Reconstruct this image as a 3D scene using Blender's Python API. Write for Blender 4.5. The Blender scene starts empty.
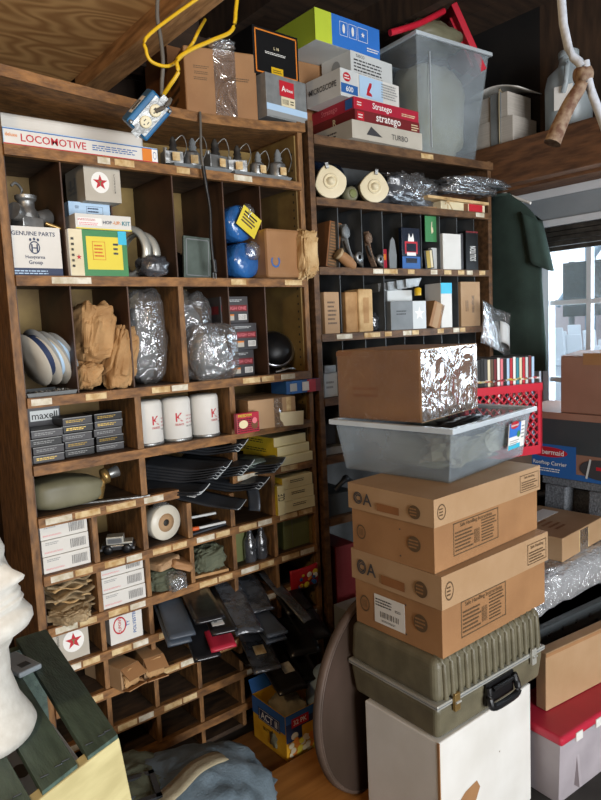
import bpy, math, random
from mathutils import Matrix, Vector, noise
random.seed(7)
SC = bpy.context.scene
COL = SC.collection
PI = math.pi

# ---------------------------------------------------------------- materials
def hexc(h):
    h = h.lstrip('#')
    return tuple(((int(h[i:i+2], 16)/255.0+0.055)/1.055)**2.4 if int(h[i:i+2], 16) > 10 else int(h[i:i+2], 16)/255.0/12.92 for i in (0, 2, 4))
MATS = {}
def mat(key, col, rough=.6, metal=0.0, var=.12, scale=9.0, bump=0.0, bscale=60.0, col2=None, stretch=None, spec=.4, alpha=None, dist=0.0, coat=0.0, lo=.35, hi=.65):
    m = bpy.data.materials.new(key); m.use_nodes = True
    nt = m.node_tree; N = nt.nodes; L = nt.links
    p = N['Principled BSDF']; out = N['Material Output']
    c = hexc(col)
    d = hexc(col2) if col2 else tuple(x*(1-var) for x in c)
    tc = N.new('ShaderNodeTexCoord'); mp = N.new('ShaderNodeMapping')
    L.new(tc.outputs['Object'], mp.inputs['Vector'])
    if stretch: mp.inputs['Scale'].default_value = stretch
    nz = N.new('ShaderNodeTexNoise'); nz.inputs['Scale'].default_value = scale; nz.inputs['Detail'].default_value = 5
    nz.inputs['Distortion'].default_value = dist
    L.new(mp.outputs['Vector'], nz.inputs['Vector'])
    cr = N.new('ShaderNodeValToRGB'); cr.color_ramp.elements[0].position = lo; cr.color_ramp.elements[1].position = hi
    cr.color_ramp.elements[0].color = (*d, 1); cr.color_ramp.elements[1].color = (*c, 1)
    L.new(nz.outputs['Fac'], cr.inputs['Fac']); L.new(cr.outputs['Color'], p.inputs['Base Color'])
    p.inputs['Roughness'].default_value = rough; p.inputs['Metallic'].default_value = metal
    p.inputs['Specular IOR Level'].default_value = spec
    if coat: p.inputs['Coat Weight'].default_value = coat; p.inputs['Coat Roughness'].default_value = .15
    if bump:
        n2 = N.new('ShaderNodeTexNoise'); n2.inputs['Scale'].default_value = bscale; n2.inputs['Detail'].default_value = 4
        L.new(mp.outputs['Vector'], n2.inputs['Vector'])
        b = N.new('ShaderNodeBump'); b.inputs['Strength'].default_value = bump; b.inputs['Distance'].default_value = .01
        L.new(n2.outputs['Fac'], b.inputs['Height']); L.new(b.outputs['Normal'], p.inputs['Normal'])
    if alpha is not None:
        t = N.new('ShaderNodeBsdfTransparent'); mx = N.new('ShaderNodeMixShader')
        t.inputs['Color'].default_value = (*[min(1, x*.5+.5) for x in c], 1)
        fr = N.new('ShaderNodeMapRange'); fr.inputs['From Min'].default_value = .3; fr.inputs['From Max'].default_value = .7
        fr.inputs['To Min'].default_value = max(0, alpha-.12); fr.inputs['To Max'].default_value = min(1, alpha+.12)
        L.new(nz.outputs['Fac'], fr.inputs['Value']); L.new(fr.outputs['Result'], mx.inputs['Fac'])
        L.new(t.outputs[0], mx.inputs[1]); L.new(p.outputs[0], mx.inputs[2]); L.new(mx.outputs[0], out.inputs['Surface'])
    MATS[key] = m
    return m
def plywood(key, c1, c2, sc=3.2):
    m = mat(key, c1, rough=.62)
    nt = m.node_tree; N = nt.nodes; L = nt.links
    p = N['Principled BSDF']; tc = [n for n in N if n.type == 'TEX_COORD'][0]
    mp = N.new('ShaderNodeMapping'); mp.inputs['Scale'].default_value = (1.1, 3.2, 1); mp.inputs['Rotation'].default_value = (0, 0, .25)
    L.new(tc.outputs['Object'], mp.inputs['Vector'])
    n0 = N.new('ShaderNodeTexNoise'); n0.inputs['Scale'].default_value = 1.6; n0.inputs['Detail'].default_value = 1.5; L.new(mp.outputs['Vector'], n0.inputs['Vector'])
    ml = N.new('ShaderNodeMath'); ml.operation = 'MULTIPLY'; ml.inputs[1].default_value = sc*28; L.new(n0.outputs['Fac'], ml.inputs[0])
    sn = N.new('ShaderNodeMath'); sn.operation = 'SINE'; L.new(ml.outputs[0], sn.inputs[0])
    cr = N.new('ShaderNodeValToRGB'); cr.color_ramp.elements[0].position = .0; cr.color_ramp.elements[1].position = 1
    cr.color_ramp.elements[0].color = (*hexc(c1), 1); cr.color_ramp.elements[1].color = (*hexc(c2), 1)
    mr = N.new('ShaderNodeMapRange'); mr.inputs['From Min'].default_value = -1; L.new(sn.outputs[0], mr.inputs['Value'])
    L.new(mr.outputs['Result'], cr.inputs['Fac']); L.new(cr.outputs['Color'], p.inputs['Base Color'])
for k, c in dict(k='#161616', w='#e4e2dc', r='#b3202c', b='#2b5d9b', y='#d9c63e', g='#3e7f4d', lb='#a9c4dc', o='#d27a28', n='#22304f',
                 gr='#8b8d8c', dr='#6e1f22', cr='#ddcfa6', br='#6b4426', te='#2f7f8c', pk='#d8747c', lg='#c3c6c4', dg='#3a3f41', lm='#b9c93c', cy='#39b2d0',
                 ik='#5a4630', in2='#3d3c3e', or2='#c9561e', bb='#2f6fc0').items():
    mat('ink_'+k if False else k, c, rough=.5, var=.05)
mat('rack', '#936739', col2='#573a20', rough=.6, scale=14, stretch=(1.6, 4, 4), bump=.25, bscale=40, lo=.3, hi=.68)
mat('rackv', '#8f663b', col2='#523820', rough=.6, scale=14, stretch=(4, 4, 1.2), bump=.25, bscale=40, lo=.3, hi=.68)
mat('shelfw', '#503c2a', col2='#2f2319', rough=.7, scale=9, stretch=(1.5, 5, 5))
mat('rackB', '#6a4c30', col2='#46301d', rough=.6, scale=12, stretch=(1.6, 4, 4), bump=.2, bscale=40)
mat('divA', '#563c2b', col2='#3b2a20', rough=.5, scale=7, metal=.15)
mat('divB', '#55585a', col2='#3a3c3c', rough=.55, scale=8, metal=.2)
mat('ochre', '#8c7440', col2='#5b4526', rough=.65, scale=6, lo=.3, hi=.7)
mat('tag', '#d0b98c', col2='#a98552', rough=.75, scale=40)
mat('tagw', '#d8d2c2', col2='#b3a78c', rough=.75, scale=40)
mat('card', '#9d744c', col2='#8a633f', rough=.68, scale=5, bump=.05, bscale=90)
mat('card2', '#a98a68', col2='#9b7b58', rough=.68, scale=5, bump=.05, bscale=90)
mat('cardd', '#8a5b34', col2='#774b29', rough=.7, scale=5, bump=.05, bscale=90)
mat('cardp', '#8f6a58', col2='#84604e', rough=.7, scale=5)
mat('kraft', '#b48e60', col2='#967046', rough=.8, scale=16, bump=.35, bscale=24)
mat('kraftl', '#c9ab7c', col2='#a88658', rough=.8, scale=16, bump=.3, bscale=24)
mat('leather', '#b09a78', col2='#7d6a4d', rough=.75, scale=20, bump=.4, bscale=50)
mat('cream', '#ddd2b4', col2='#c9bc98', rough=.5, scale=6)
mat('boxw', '#d6d4ce', col2='#c9c6be', rough=.6, scale=5)
mat('boxg', '#b7b0a2', col2='#a9a294', rough=.6, scale=7)
mat('silver', '#8f918f', col2='#7f8180', rough=.42, scale=30, metal=.35)
mat('tape', '#c9a06c', rough=.12, spec=.8, alpha=.45, bump=.7, bscale=26, coat=.8)
mat('bag', '#e3e7ea', rough=.12, spec=.8, alpha=.16, scale=14, bump=1.0, bscale=26, coat=.8)
mat('bagd', '#bfc6cb', rough=.12, spec=1.0, alpha=.32, scale=10, bump=1.0, bscale=26, coat=1.0)
mat('bagk', '#4a4d52', rough=.16, spec=1.0, var=.5, scale=14, bump=1.0, bscale=30, coat=.8)
mat('bagb', '#2c66a8', rough=.14, spec=.9, var=.35, scale=14, bump=.9, bscale=30, coat=.8)
mat('bubble', '#d5dde6', rough=.15, spec=1.0, alpha=.45, scale=20, bump=1.0, bscale=38, coat=1.0)
mat('tub', '#c6d0d6', rough=.3, spec=.6, alpha=.22, scale=3, coat=.2)
mat('tubr', '#d2dbe0', rough=.3, spec=.6, alpha=.72, scale=3, coat=.3)
mat('tubd', '#9aa3a8', rough=.35, spec=.5, alpha=.75, scale=4)
mat('glass', '#e9f1f4', rough=.03, spec=.6, alpha=.12, scale=1)
mat('steelk', '#34363a', col2='#25272a', rough=.42, metal=.3, scale=8)
mat('steelg', '#4c5158', col2='#3c4046', rough=.4, metal=.3, scale=8)
mat('sleeve', '#1b1b1d', col2='#121214', rough=.3, scale=10, coat=.4, bump=.3, bscale=15)
mat('sleeveg', '#4a525c', col2='#3d444d', rough=.45, scale=10)
mat('chrome', '#c4c7ca', rough=.3, metal=1.0, var=.15)
mat('alu', '#9b9c9a', rough=.42, metal=.8, var=.3, scale=20, bump=.3, bscale=40)
mat('brass', '#a98a55', rough=.35, metal=.7, var=.3)
mat('iron', '#4a4742', col2='#2e2b28', rough=.6, metal=.4, scale=20)
mat('porc', '#cfc9b8', rough=.35, var=.15)
mat('olive', '#76735c', col2='#605d48', rough=.5, scale=8)
mat('gray', '#7b7f80', col2='#676b6c', rough=.55, scale=8)
mat('plate', '#5b665f', col2='#465049', rough=.45, scale=10, metal=.3)
mat('suit', '#68624e', col2='#5a5543', rough=.45, scale=18, bump=.12, bscale=300)
mat('suits', '#4a4a45', col2='#3f3f3b', rough=.4, scale=6)
mat('trim', '#b9b8ae', rough=.35, metal=.4, var=.1)
mat('blackp', '#131314', rough=.4, var=.2)
mat('disc', '#40322a', col2='#33281f', rough=.8, scale=3, spec=.15)
mat('rim', '#54443a', col2='#40342b', rough=.5, scale=10)
mat('green', '#4c5f55', col2='#3a4b43', rough=.5, scale=14, stretch=(6, 1, 6), bump=.2, bscale=60)
mat('cream2', '#c4b886', col2='#afa272', rough=.6, scale=6, stretch=(1, 4, 6))
mat('foamw', '#c2bfb6', col2='#b6b2a8', rough=.7, scale=60, bump=.06, bscale=200)
mat('foam', '#6d7074', col2='#4c4f53', rough=.95, scale=120, bump=.5, bscale=160)
mat('canvas', '#6e7d86', col2='#57656d', rough=.85, scale=10, bump=.25, bscale=150)
mat('canvaso', '#5f6350', col2='#4b4f3e', rough=.85, scale=10, bump=.25, bscale=150)
mat('khaki', '#a3977c', col2='#8b8066', rough=.85, scale=10, bump=.25, bscale=150)
mat('shirt', '#2b3c35', col2='#212f29', rough=.9, scale=8, bump=.15, bscale=200)
mat('redp', '#c01f33', rough=.35, var=.1, spec=.5)
mat('redlid', '#b3283c', rough=.4, var=.1)
mat('binw', '#b7aeb2', rough=.4, spec=.5, alpha=.82, scale=4)
mat('yel', '#d2a91c', rough=.4, var=.1)
mat('cord', '#5f5a52', rough=.6, var=.2)
mat('cordw', '#a3a8b0', rough=.6, var=.2, scale=200)
mat('rust', '#7d6b58', col2='#55392a', rough=.8, scale=160)
mat('bluebox', '#1f6391', rough=.4, var=.2)
mat('ivory', '#d8cfae', rough=.4, var=.05)
mat('panel', '#8d959b', col2='#7d858b', rough=.6, scale=3)
mat('wfr', '#c9ced3', rough=.5, var=.06)
mat('beam', '#6f4a2e', col2='#4a301d', rough=.7, scale=8, stretch=(6, 1, 6), bump=.2, bscale=30)
mat('joist', '#bb8d5c', col2='#85603a', rough=.7, scale=8, stretch=(6, .8, 6), bump=.2, bscale=30)
mat('darkw', '#4a3626', col2='#2f2218', rough=.8, scale=5, stretch=(1, 6, 1))
mat('wallk', '#1d1916', col2='#12100e', rough=.9, scale=4)
mat('floor', '#3a3835', col2='#2c2a28', rough=.85, scale=7, bump=.1, bscale=40)
mat('boardw', '#a97035', col2='#8f5a27', rough=.5, scale=5, stretch=(.8, 7, 3))
mat('boardd', '#7d542c', col2='#684320', rough=.5, scale=5, stretch=(.8, 7, 3))
mat('wire', '#8a8a86', rough=.4, metal=.6, var=.2)
mat('siding', '#c7b7b8', col2='#bcabad', rough=.7, scale=4)
mat('ground', '#8b8a84', col2='#77766f', rough=.9, scale=6)
mat('plastw', '#dfe3ea', rough=.4, var=.05)
mat('screen', '#3b403e', col2='#2e3331', rough=.7, scale=30)
mat('bluepl', '#9fb6c9', rough=.3, var=.2)
mat('navy', '#141d2e', rough=.25, var=.2, coat=.5)
mat('paper', '#b9b2a8', col2='#a59e94', rough=.8, scale=4, stretch=(1, 1, 90))
mat('jug', '#aeb9bd', rough=.35, spec=.5, alpha=.75, scale=3)
mat('popy', '#d9a62a', col2='#c78f1d', rough=.5, scale=14)
mat('racered', '#a8273a', rough=.4, var=.1)
mat('gold', '#b99a4a', rough=.3, metal=.5, var=.2)
mat('yelbox', '#d8b92e', rough=.55, var=.08)
mat('ivbox', '#ddd0a0', rough=.55, var=.08)
mat('greenbox', '#6f7446', col2='#5d6239', rough=.55, scale=5)
def film(key, tint, rough=.14, amt=.3, diff=.06, bscale=24, strength=1.0, col='#ffffff'):
    # clear crinkled film: mostly see-through, with sharp glints on its creases
    m = bpy.data.materials.new(key); m.use_nodes = True; nt = m.node_tree; N = nt.nodes; L = nt.links
    N.remove(N['Principled BSDF']); out = N['Material Output']
    tc = N.new('ShaderNodeTexCoord'); nz = N.new('ShaderNodeTexNoise'); nz.inputs['Scale'].default_value = bscale; nz.inputs['Detail'].default_value = 3; nz.inputs['Distortion'].default_value = 1.2
    L.new(tc.outputs['Object'], nz.inputs['Vector'])
    b = N.new('ShaderNodeBump'); b.inputs['Strength'].default_value = strength; b.inputs['Distance'].default_value = .02; L.new(nz.outputs['Fac'], b.inputs['Height'])
    t = N.new('ShaderNodeBsdfTransparent'); t.inputs['Color'].default_value = (*tint, 1)
    g = N.new('ShaderNodeBsdfGlossy'); g.inputs['Roughness'].default_value = rough; L.new(b.outputs['Normal'], g.inputs['Normal'])
    d = N.new('ShaderNodeBsdfDiffuse'); d.inputs['Color'].default_value = (*hexc(col), 1); L.new(b.outputs['Normal'], d.inputs['Normal'])
    lw = N.new('ShaderNodeLayerWeight'); lw.inputs['Blend'].default_value = .45; L.new(b.outputs['Normal'], lw.inputs['Normal'])
    mr = N.new('ShaderNodeMapRange'); mr.inputs['To Min'].default_value = amt*.5; mr.inputs['To Max'].default_value = min(1, amt*2.2); L.new(lw.outputs['Facing'], mr.inputs['Value'])
    m1 = N.new('ShaderNodeMixShader'); L.new(mr.outputs['Result'], m1.inputs['Fac']); L.new(t.outputs[0], m1.inputs[1]); L.new(g.outputs[0], m1.inputs[2])
    m2 = N.new('ShaderNodeMixShader'); m2.inputs['Fac'].default_value = diff; L.new(m1.outputs[0], m2.inputs[1]); L.new(d.outputs[0], m2.inputs[2]); L.new(m2.outputs[0], out.inputs['Surface'])
    MATS[key] = m
film('bag', (.93, .94, .95), .12, .34, .05, 20)
film('bagd', (.8, .83, .86), .14, .36, .1, 20)
film('bubble', (.86, .89, .93), .12, .5, .22, 34)
film('tape', (.95, .90, .82), .10, .42, .03, 10)
film('tapec', (.98, .95, .9), .16, .16, .02, 9, .6)
plywood('plyw', '#cfa268', '#aa7c4a')

# ---------------------------------------------------------------- mesh builder
TXT = {}
def text_mesh(s):
    if s in TXT: return TXT[s]
    cu = bpy.data.curves.new('t', 'FONT'); cu.body = s; cu.size = 1; cu.resolution_u = 2; cu.offset = .011
    o = bpy.data.objects.new('t', cu); COL.objects.link(o)
    dg = bpy.context.evaluated_depsgraph_get(); dg.update()
    me = bpy.data.meshes.new_from_object(o.evaluated_get(dg))
    vs = [(v.co.x, v.co.y) for v in me.vertices]; fs = [tuple(p.vertices) for p in me.polygons]
    bpy.data.objects.remove(o); bpy.data.curves.remove(cu); bpy.data.meshes.remove(me)
    if not vs: vs, fs = [(0, 0), (1, 0), (0, 1)], []
    x0 = min(v[0] for v in vs); x1 = max(v[0] for v in vs); y0 = min(v[1] for v in vs); y1 = max(v[1] for v in vs)
    w = x1-x0; h = y1-y0
    TXT[s] = ([((a-x0)/w-.5, (b-y0)/h-.5) for a, b in vs], fs, w/h)
    return TXT[s]
def spline(pts, k=6):
    P = [Vector(p) for p in pts]; out = []
    for i in range(len(P)-1):
        a = P[max(i-1, 0)]; b = P[i]; c = P[i+1]; d = P[min(i+2, len(P)-1)]
        for j in range(k):
            t = j/k
            out.append(.5*((2*b)+(c-a)*t+(2*a-5*b+4*c-d)*t*t+(3*b-a-3*c+d)*t**3))
    out.append(P[-1]); return out
class MB:
    def __init__(s): s.v = []; s.f = []; s.fm = []; s.keys = []; s.sm = []
    def mi(s, k):
        if k not in s.keys: s.keys.append(k)
        return s.keys.index(k)
    def add(s, vs, fs, m, T=None, smooth=False):
        b = len(s.v); i = s.mi(m)
        s.v += [tuple(T @ Vector(v)) if T else tuple(v) for v in vs]
        for f in fs: s.f.append(tuple(b+k for k in f)); s.fm.append(i); s.sm.append(smooth)
        return s
    def box(s, x0, y0, z0, x1, y1, z1, m, T=None, taper=0.0):
        t = taper
        vs = [(x0+t, y0+t, z0), (x1-t, y0+t, z0), (x1-t, y1-t, z0), (x0+t, y1-t, z0), (x0, y0, z1), (x1, y0, z1), (x1, y1, z1), (x0, y1, z1)]
        return s.add(vs, [(3, 2, 1, 0), (4, 5, 6, 7), (0, 1, 5, 4), (1, 2, 6, 5), (2, 3, 7, 6), (3, 0, 4, 7)], m, T)
    def tray(s, x0, y0, z0, x1, y1, z1, t, m, taper=0.0, T=None, rimm=None, rim=0.0):
        def ring(z, a): return [(x0+a, y0+a, z), (x1-a, y0+a, z), (x1-a, y1-a, z), (x0+a, y1-a, z)]
        R = [ring(z0, taper), ring(z1, 0), ring(z1, t), ring(z0+t, taper+t)]
        vs = sum(R, []); fs = [(3, 2, 1, 0), (12, 13, 14, 15)]
        for k in range(3):
            for i in range(4): j = (i+1) % 4; fs.append((4*k+i, 4*k+j, 4*k+4+j, 4*k+4+i))
        s.add(vs, fs, m, T)
        if rim:
            r = rim
            R = [ring(z1-.012, -r), ring(z1+.004, -r), ring(z1+.004, t), ring(z1-.012, 0)]
            vs = sum(R, []); fs = []
            for k in range(4):
                for i in range(4): j = (i+1) % 4; q = (k+1) % 4; fs.append((4*k+i, 4*k+j, 4*q+j, 4*q+i))
            s.add(vs, fs, rimm or m, T)
        return s
    def lathe(s, prof, m, c=(0, 0, 0), ax=(0, 0, 1), n=24, T=None, caps=True):
        q = Vector((0, 0, 1)).rotation_difference(Vector(ax)).to_matrix().to_4x4(); M = Matrix.Translation(c) @ q
        if T: M = T @ M
        vs = []; fs = []
        for r, h in prof:
            for i in range(n): a = 2*PI*i/n; vs.append((r*math.cos(a), r*math.sin(a), h))
        for k in range(len(prof)-1):
            for i in range(n): j = (i+1) % n; fs.append((k*n+i, k*n+j, (k+1)*n+j, (k+1)*n+i))
        s.add(vs, fs, m, M, True)
        if caps:
            s.add(vs[:n], [tuple(range(n-1, -1, -1))], m, M); s.add(vs[-n:], [tuple(range(n))], m, M)
        return s
    def cyl(s, p0, p1, r, m, n=16, r1=None, T=None):
        d = Vector(p1)-Vector(p0)
        return s.lathe([(r, 0), (r if r1 is None else r1, d.length)], m, p0, d, n, T)
    def tube(s, pts, r, m, n=8, k=5, T=None):
        P = spline(pts, k) if k else [Vector(p) for p in pts]
        vs = []; fs = []; up = Vector((0, 0, 1))
        for i, p in enumerate(P):
            d = (P[min(i+1, len(P)-1)]-P[max(i-1, 0)]).normalized()
            u = d.cross(up if abs(d.z) < .95 else Vector((1, 0, 0))).normalized(); w = d.cross(u)
            rr = r(i/(len(P)-1)) if callable(r) else r
            for j in range(n): a = 2*PI*j/n; vs.append(tuple(p+u*rr*math.cos(a)+w*rr*math.sin(a)))
        for i in range(len(P)-1):
            for j in range(n): q = (j+1) % n; fs.append((i*n+j, i*n+q, (i+1)*n+q, (i+1)*n+j))
        s.add(vs, fs, m, T, True)
        s.add(vs[:n], [tuple(range(n-1, -1, -1))], m, T); s.add(vs[-n:], [tuple(range(n))], m, T)
        return s
    def plate(s, outl, t, m, T=None):
        n = len(outl)
        vs = [(a, b, 0) for a, b in outl]+[(a, b, t) for a, b in outl]
        fs = [tuple(range(n-1, -1, -1)), tuple(range(n, 2*n))]+[(i, (i+1) % n, n+(i+1) % n, n+i) for i in range(n)]
        return s.add(vs, fs, m, T)
    def sheet(s, fn, nu, nv, m, T=None, t=0.0, smooth=True):
        vs = [fn(i/nu, j/nv) for j in range(nv+1) for i in range(nu+1)]
        q = lambda i, j: j*(nu+1)+i
        fs = [(q(i, j), q(i+1, j), q(i+1, j+1), q(i, j+1)) for j in range(nv) for i in range(nu)]
        if t:
            n = len(vs); V = [Vector(v) for v in vs]; nr = [Vector((0, 0, 0)) for _ in V]
            for f in fs:
                nn = (V[f[1]]-V[f[0]]).cross(V[f[3]]-V[f[0]])
                for k in f: nr[k] += nn
            vs = vs+[tuple(V[i]-nr[i].normalized()*t) for i in range(n)]
            fs2 = [tuple(n+k for k in reversed(f)) for f in fs]
            ed = [q(i, 0) for i in range(nu)]+[q(nu, j) for j in range(nv)]+[q(i, nv) for i in range(nu, 0, -1)]+[q(0, j) for j in range(nv, 0, -1)]
            sd = [(ed[k], n+ed[k], n+ed[(k+1) % len(ed)], ed[(k+1) % len(ed)]) for k in range(len(ed))]
            fs = fs+fs2+sd
        return s.add(vs, fs, m, T, smooth)
    def blob(s, c, d, m, e=.6, amp=.1, fr=3.0, seed=0, nu=28, nv=18, T=None, smooth=True, fold=0.0, shape=None, flat=True):
        # a superellipsoid, crumpled by noise; its base is flattened so that it rests
        sg = lambda x, p: math.copysign(abs(x)**p, x)
        vs = []; so = Vector((seed*7.3, seed*3.1, seed*1.7))
        for j in range(nv+1):
            ph = -PI/2+PI*j/nv
            for i in range(nu):
                th = 2*PI*i/nu
                p = Vector((sg(math.cos(ph), e)*sg(math.cos(th), e), sg(math.cos(ph), e)*sg(math.sin(th), e), sg(math.sin(ph), e)))
                k = 1+amp*noise.noise(p*fr+so)+(fold*(abs(noise.noise(p*fr*1.7+so*2))-.25) if fold else 0)
                p = p*k
                if shape: p = Vector(shape(p))
                vs.append((c[0]+p.x*d[0], c[1]+p.y*d[1], c[2]+(max(p.z, -1) if flat else p.z)*d[2]))
        fs = [(j*nu+i, j*nu+(i+1) % nu, (j+1)*nu+(i+1) % nu, (j+1)*nu+i) for j in range(nv) for i in range(nu)]
        return s.add(vs, fs, m, T, smooth)
    def text(s, t, T, h, wmax, m):
        vs, fs, asp = text_mesh(t)
        w = h*asp
        if w > wmax: h *= max(.55, wmax/w); w = wmax
        return s.add([(a*w, b*h, 0) for a, b in vs], fs, m, T)
    def build(s, name, parent=None, loc=(0, 0, 0), rot=0, bevel=0, seg=2, sub=0):
        me = bpy.data.meshes.new(name); me.from_pydata(s.v, [], s.f)
        for k in s.keys: me.materials.append(MATS[k])
        me.polygons.foreach_set('material_index', s.fm); me.polygons.foreach_set('use_smooth', s.sm); me.update()
        o = bpy.data.objects.new(name, me); COL.objects.link(o); o.location = loc
        o.rotation_euler = rot if isinstance(rot, tuple) else (0, 0, rot)
        if parent: o.parent = parent
        if bevel:
            b = o.modifiers.new('bevel', 'BEVEL'); b.width = bevel; b.segments = seg; b.limit_method = 'ANGLE'; b.angle_limit = .6
        if sub:
            b = o.modifiers.new('sub', 'SUBSURF'); b.levels = b.render_levels = sub
        return o
def tag(o, label=None, cat=None, group=None, kind=None):
    if label: o['label'] = label
    if cat: o['category'] = cat
    if group: o['group'] = group
    if kind: o['kind'] = kind
    return o
def empty(name, label, cat, loc=(0, 0, 0), rot=0, group=None):
    o = bpy.data.objects.new(name, None); COL.objects.link(o); o.location = loc
    o.rotation_euler = rot if isinstance(rot, tuple) else (0, 0, rot); o.empty_display_size = .05
    return tag(o, label, cat, group)
def copy_tree(o, parent=None):
    c = o.copy(); COL.objects.link(c)
    if parent: c.parent = parent
    for ch in list(o.children): copy_tree(ch, c)
    return c

# ---------------------------------------------------------------- frames of the two racks
YA = 2.0
BA = 0.068423
PBX, PBY = 1.68, 2.0
def FA(x, d, z): return (x, YA+d, z), 0.0
def FB(u, d, z): return (PBX+u*math.cos(BA)+d*math.sin(BA), PBY-u*math.sin(BA)+d*math.cos(BA), z), -BA
def FW(x, y, z): return (x, y, z), 0.0
ZA = [2.275, 2.063, 1.697, 1.34, 1.137, .977, .796, .632, .50, .37, .238, .108, .02]
ZB = [2.25, 2.014, 1.745, 1.48, 1.22, .98, .72, .19]

# ---------------------------------------------------------------- printed faces
def face_T(face, w, dp, h, u, v, off):
    # local box: x in [-w/2, w/2], y in [0, dp], z in [0, h]
    if face == 'F': return Matrix.Translation((-w/2+u*w, -off, v*h)) @ Matrix(((1, 0, 0, 0), (0, 0, -1, 0), (0, 1, 0, 0), (0, 0, 0, 1)))
    if face == 'L': return Matrix.Translation((-w/2-off, dp-u*dp, v*h)) @ Matrix(((0, 0, -1, 0), (-1, 0, 0, 0), (0, 1, 0, 0), (0, 0, 0, 1)))
    return Matrix.Translation((-w/2+u*w, v*dp, h+off))
def prints(mb, w, dp, h, specs):
    for i, sp in enumerate(specs):
        face, u, v, sw, sh, what, m = sp[:7]; rot = sp[7] if len(sp) > 7 else 0
        fw = dp if face == 'L' else w; fh = dp if face == 'T' else h
        W = sw*fw; H = sh*fh
        T = face_T(face, w, dp, h, u, v, .0006+.0003*i)
        if rot: T = T @ Matrix.Rotation(math.radians(rot), 4, 'Z')
        if what is None: mb.add([(-W/2, -H/2, 0), (W/2, -H/2, 0), (W/2, H/2, 0), (-W/2, H/2, 0)], [(0, 1, 2, 3)], m, T)
        elif what == '*':
            vs = [((H/2 if k % 2 == 0 else H*.2)*math.sin(k*PI/5), (H/2 if k % 2 == 0 else H*.2)*math.cos(k*PI/5), 0) for k in range(10)]
            mb.add(vs+[(0, 0, 0)], [((k+1) % 10, k, 10) for k in range(10)], m, T)
        elif what == 'o': mb.add([(W/2*math.cos(k*PI/12), H/2*math.sin(k*PI/12), 0) for k in range(24)], [tuple(range(24))], m, T)
        elif what == 'O':
            n = 24; vs = [(W/2*r*math.cos(k*2*PI/n), H/2*r*math.sin(k*2*PI/n), 0) for r in (1, .82) for k in range(n)]
            mb.add(vs, [(k, (k+1) % n, n+(k+1) % n, n+k) for k in range(n)], m, T)
        elif what == '||':
            x = -W/2; rnd = random.Random(i)
            while x < W/2:
                b = W*rnd.uniform(.015, .04); mb.add([(x, -H/2, 0), (x+b, -H/2, 0), (x+b, H/2, 0), (x, H/2, 0)], [(0, 1, 2, 3)], m, T); x += b+W*rnd.uniform(.03, .065)
        elif what == '==':
            rnd = random.Random(i+5); n = max(2, int(sp[8]) if len(sp) > 8 else 5)
            for k in range(n):
                y = H/2-(k+.5)*H/n; x = -W/2
                end = W/2-W*rnd.uniform(0, .3)
                while x < end:
                    b = W*rnd.uniform(.04, .13); e = min(x+b, end)
                    mb.add([(x, y-H/n*.22, 0), (e, y-H/n*.22, 0), (e, y+H/n*.22, 0), (x, y+H/n*.22, 0)], [(0, 1, 2, 3)], m, T); x = e+W*.02
        elif what == '[]':
            t = min(W, H)*.035
            for a, b, c, d in ((-W/2, -H/2, W/2, -H/2+t), (-W/2, H/2-t, W/2, H/2), (-W/2, -H/2, -W/2+t, H/2), (W/2-t, -H/2, W/2, H/2)):
                mb.add([(a, b, 0), (c, b, 0), (c, d, 0), (a, d, 0)], [(0, 1, 2, 3)], m, T)
        elif what == 'poly':
            mb.add([((a-.5)*W, (b-.5)*H, 0) for a, b in sp[8]], [tuple(range(len(sp[8])))], m, T)
        else: mb.text(what, T, H, W, m)
def ct(fr, name, label, cat, xw, d, dp, m, pr=(), g=None, snap=True, z=None, yaw=0.0, bev=.0015, roll=0.0, build=None):
    # a printed box standing on a shelf: xw = centre x, width, base z, height of its front face
    xc, w, z0, h = xw
    if z is not None: z0 = z
    elif snap:
        Z = min(ZA if fr is FA else ZB, key=lambda q: abs(q-z0))
        if abs(Z-z0) < .05: h += z0-Z; z0 = Z
    z0 += .0006
    mb = MB(); mb.box(-w/2, 0, 0, w/2, dp, h, m)
    prints(mb, w, dp, h, pr)
    loc, rz = fr(xc, d, z0)
    o = mb.build(name, None, loc, (0, roll, rz+yaw), bevel=bev)
    tag(o, label, cat, g); o['dims'] = (w, dp, h)
    return o
def flaps(o, m, which='FB', lift=.35, L=None):
    # two open cardboard flaps hinged on the top edge of a carton
    w, dp, h = o['dims']; L = L or w*.4
    for k in which:
        mb = MB()
        if k == 'L': mb.box(-L, 0, 0, 0, dp, .003, m); loc = (-w/2, 0, h); r = (0, lift, 0)
        elif k == 'R': mb.box(0, 0, 0, L, dp, .003, m); loc = (w/2, 0, h); r = (0, -lift, 0)
        elif k == 'F': mb.box(-w/2, -L, 0, w/2, 0, .003, m); loc = (0, 0, h); r = (lift, 0, 0)
        else: mb.box(-w/2, 0, 0, w/2, L, .003, m); loc = (0, dp, h); r = (-lift, 0, 0)
        mb.build('flap', o, loc, r)
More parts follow.
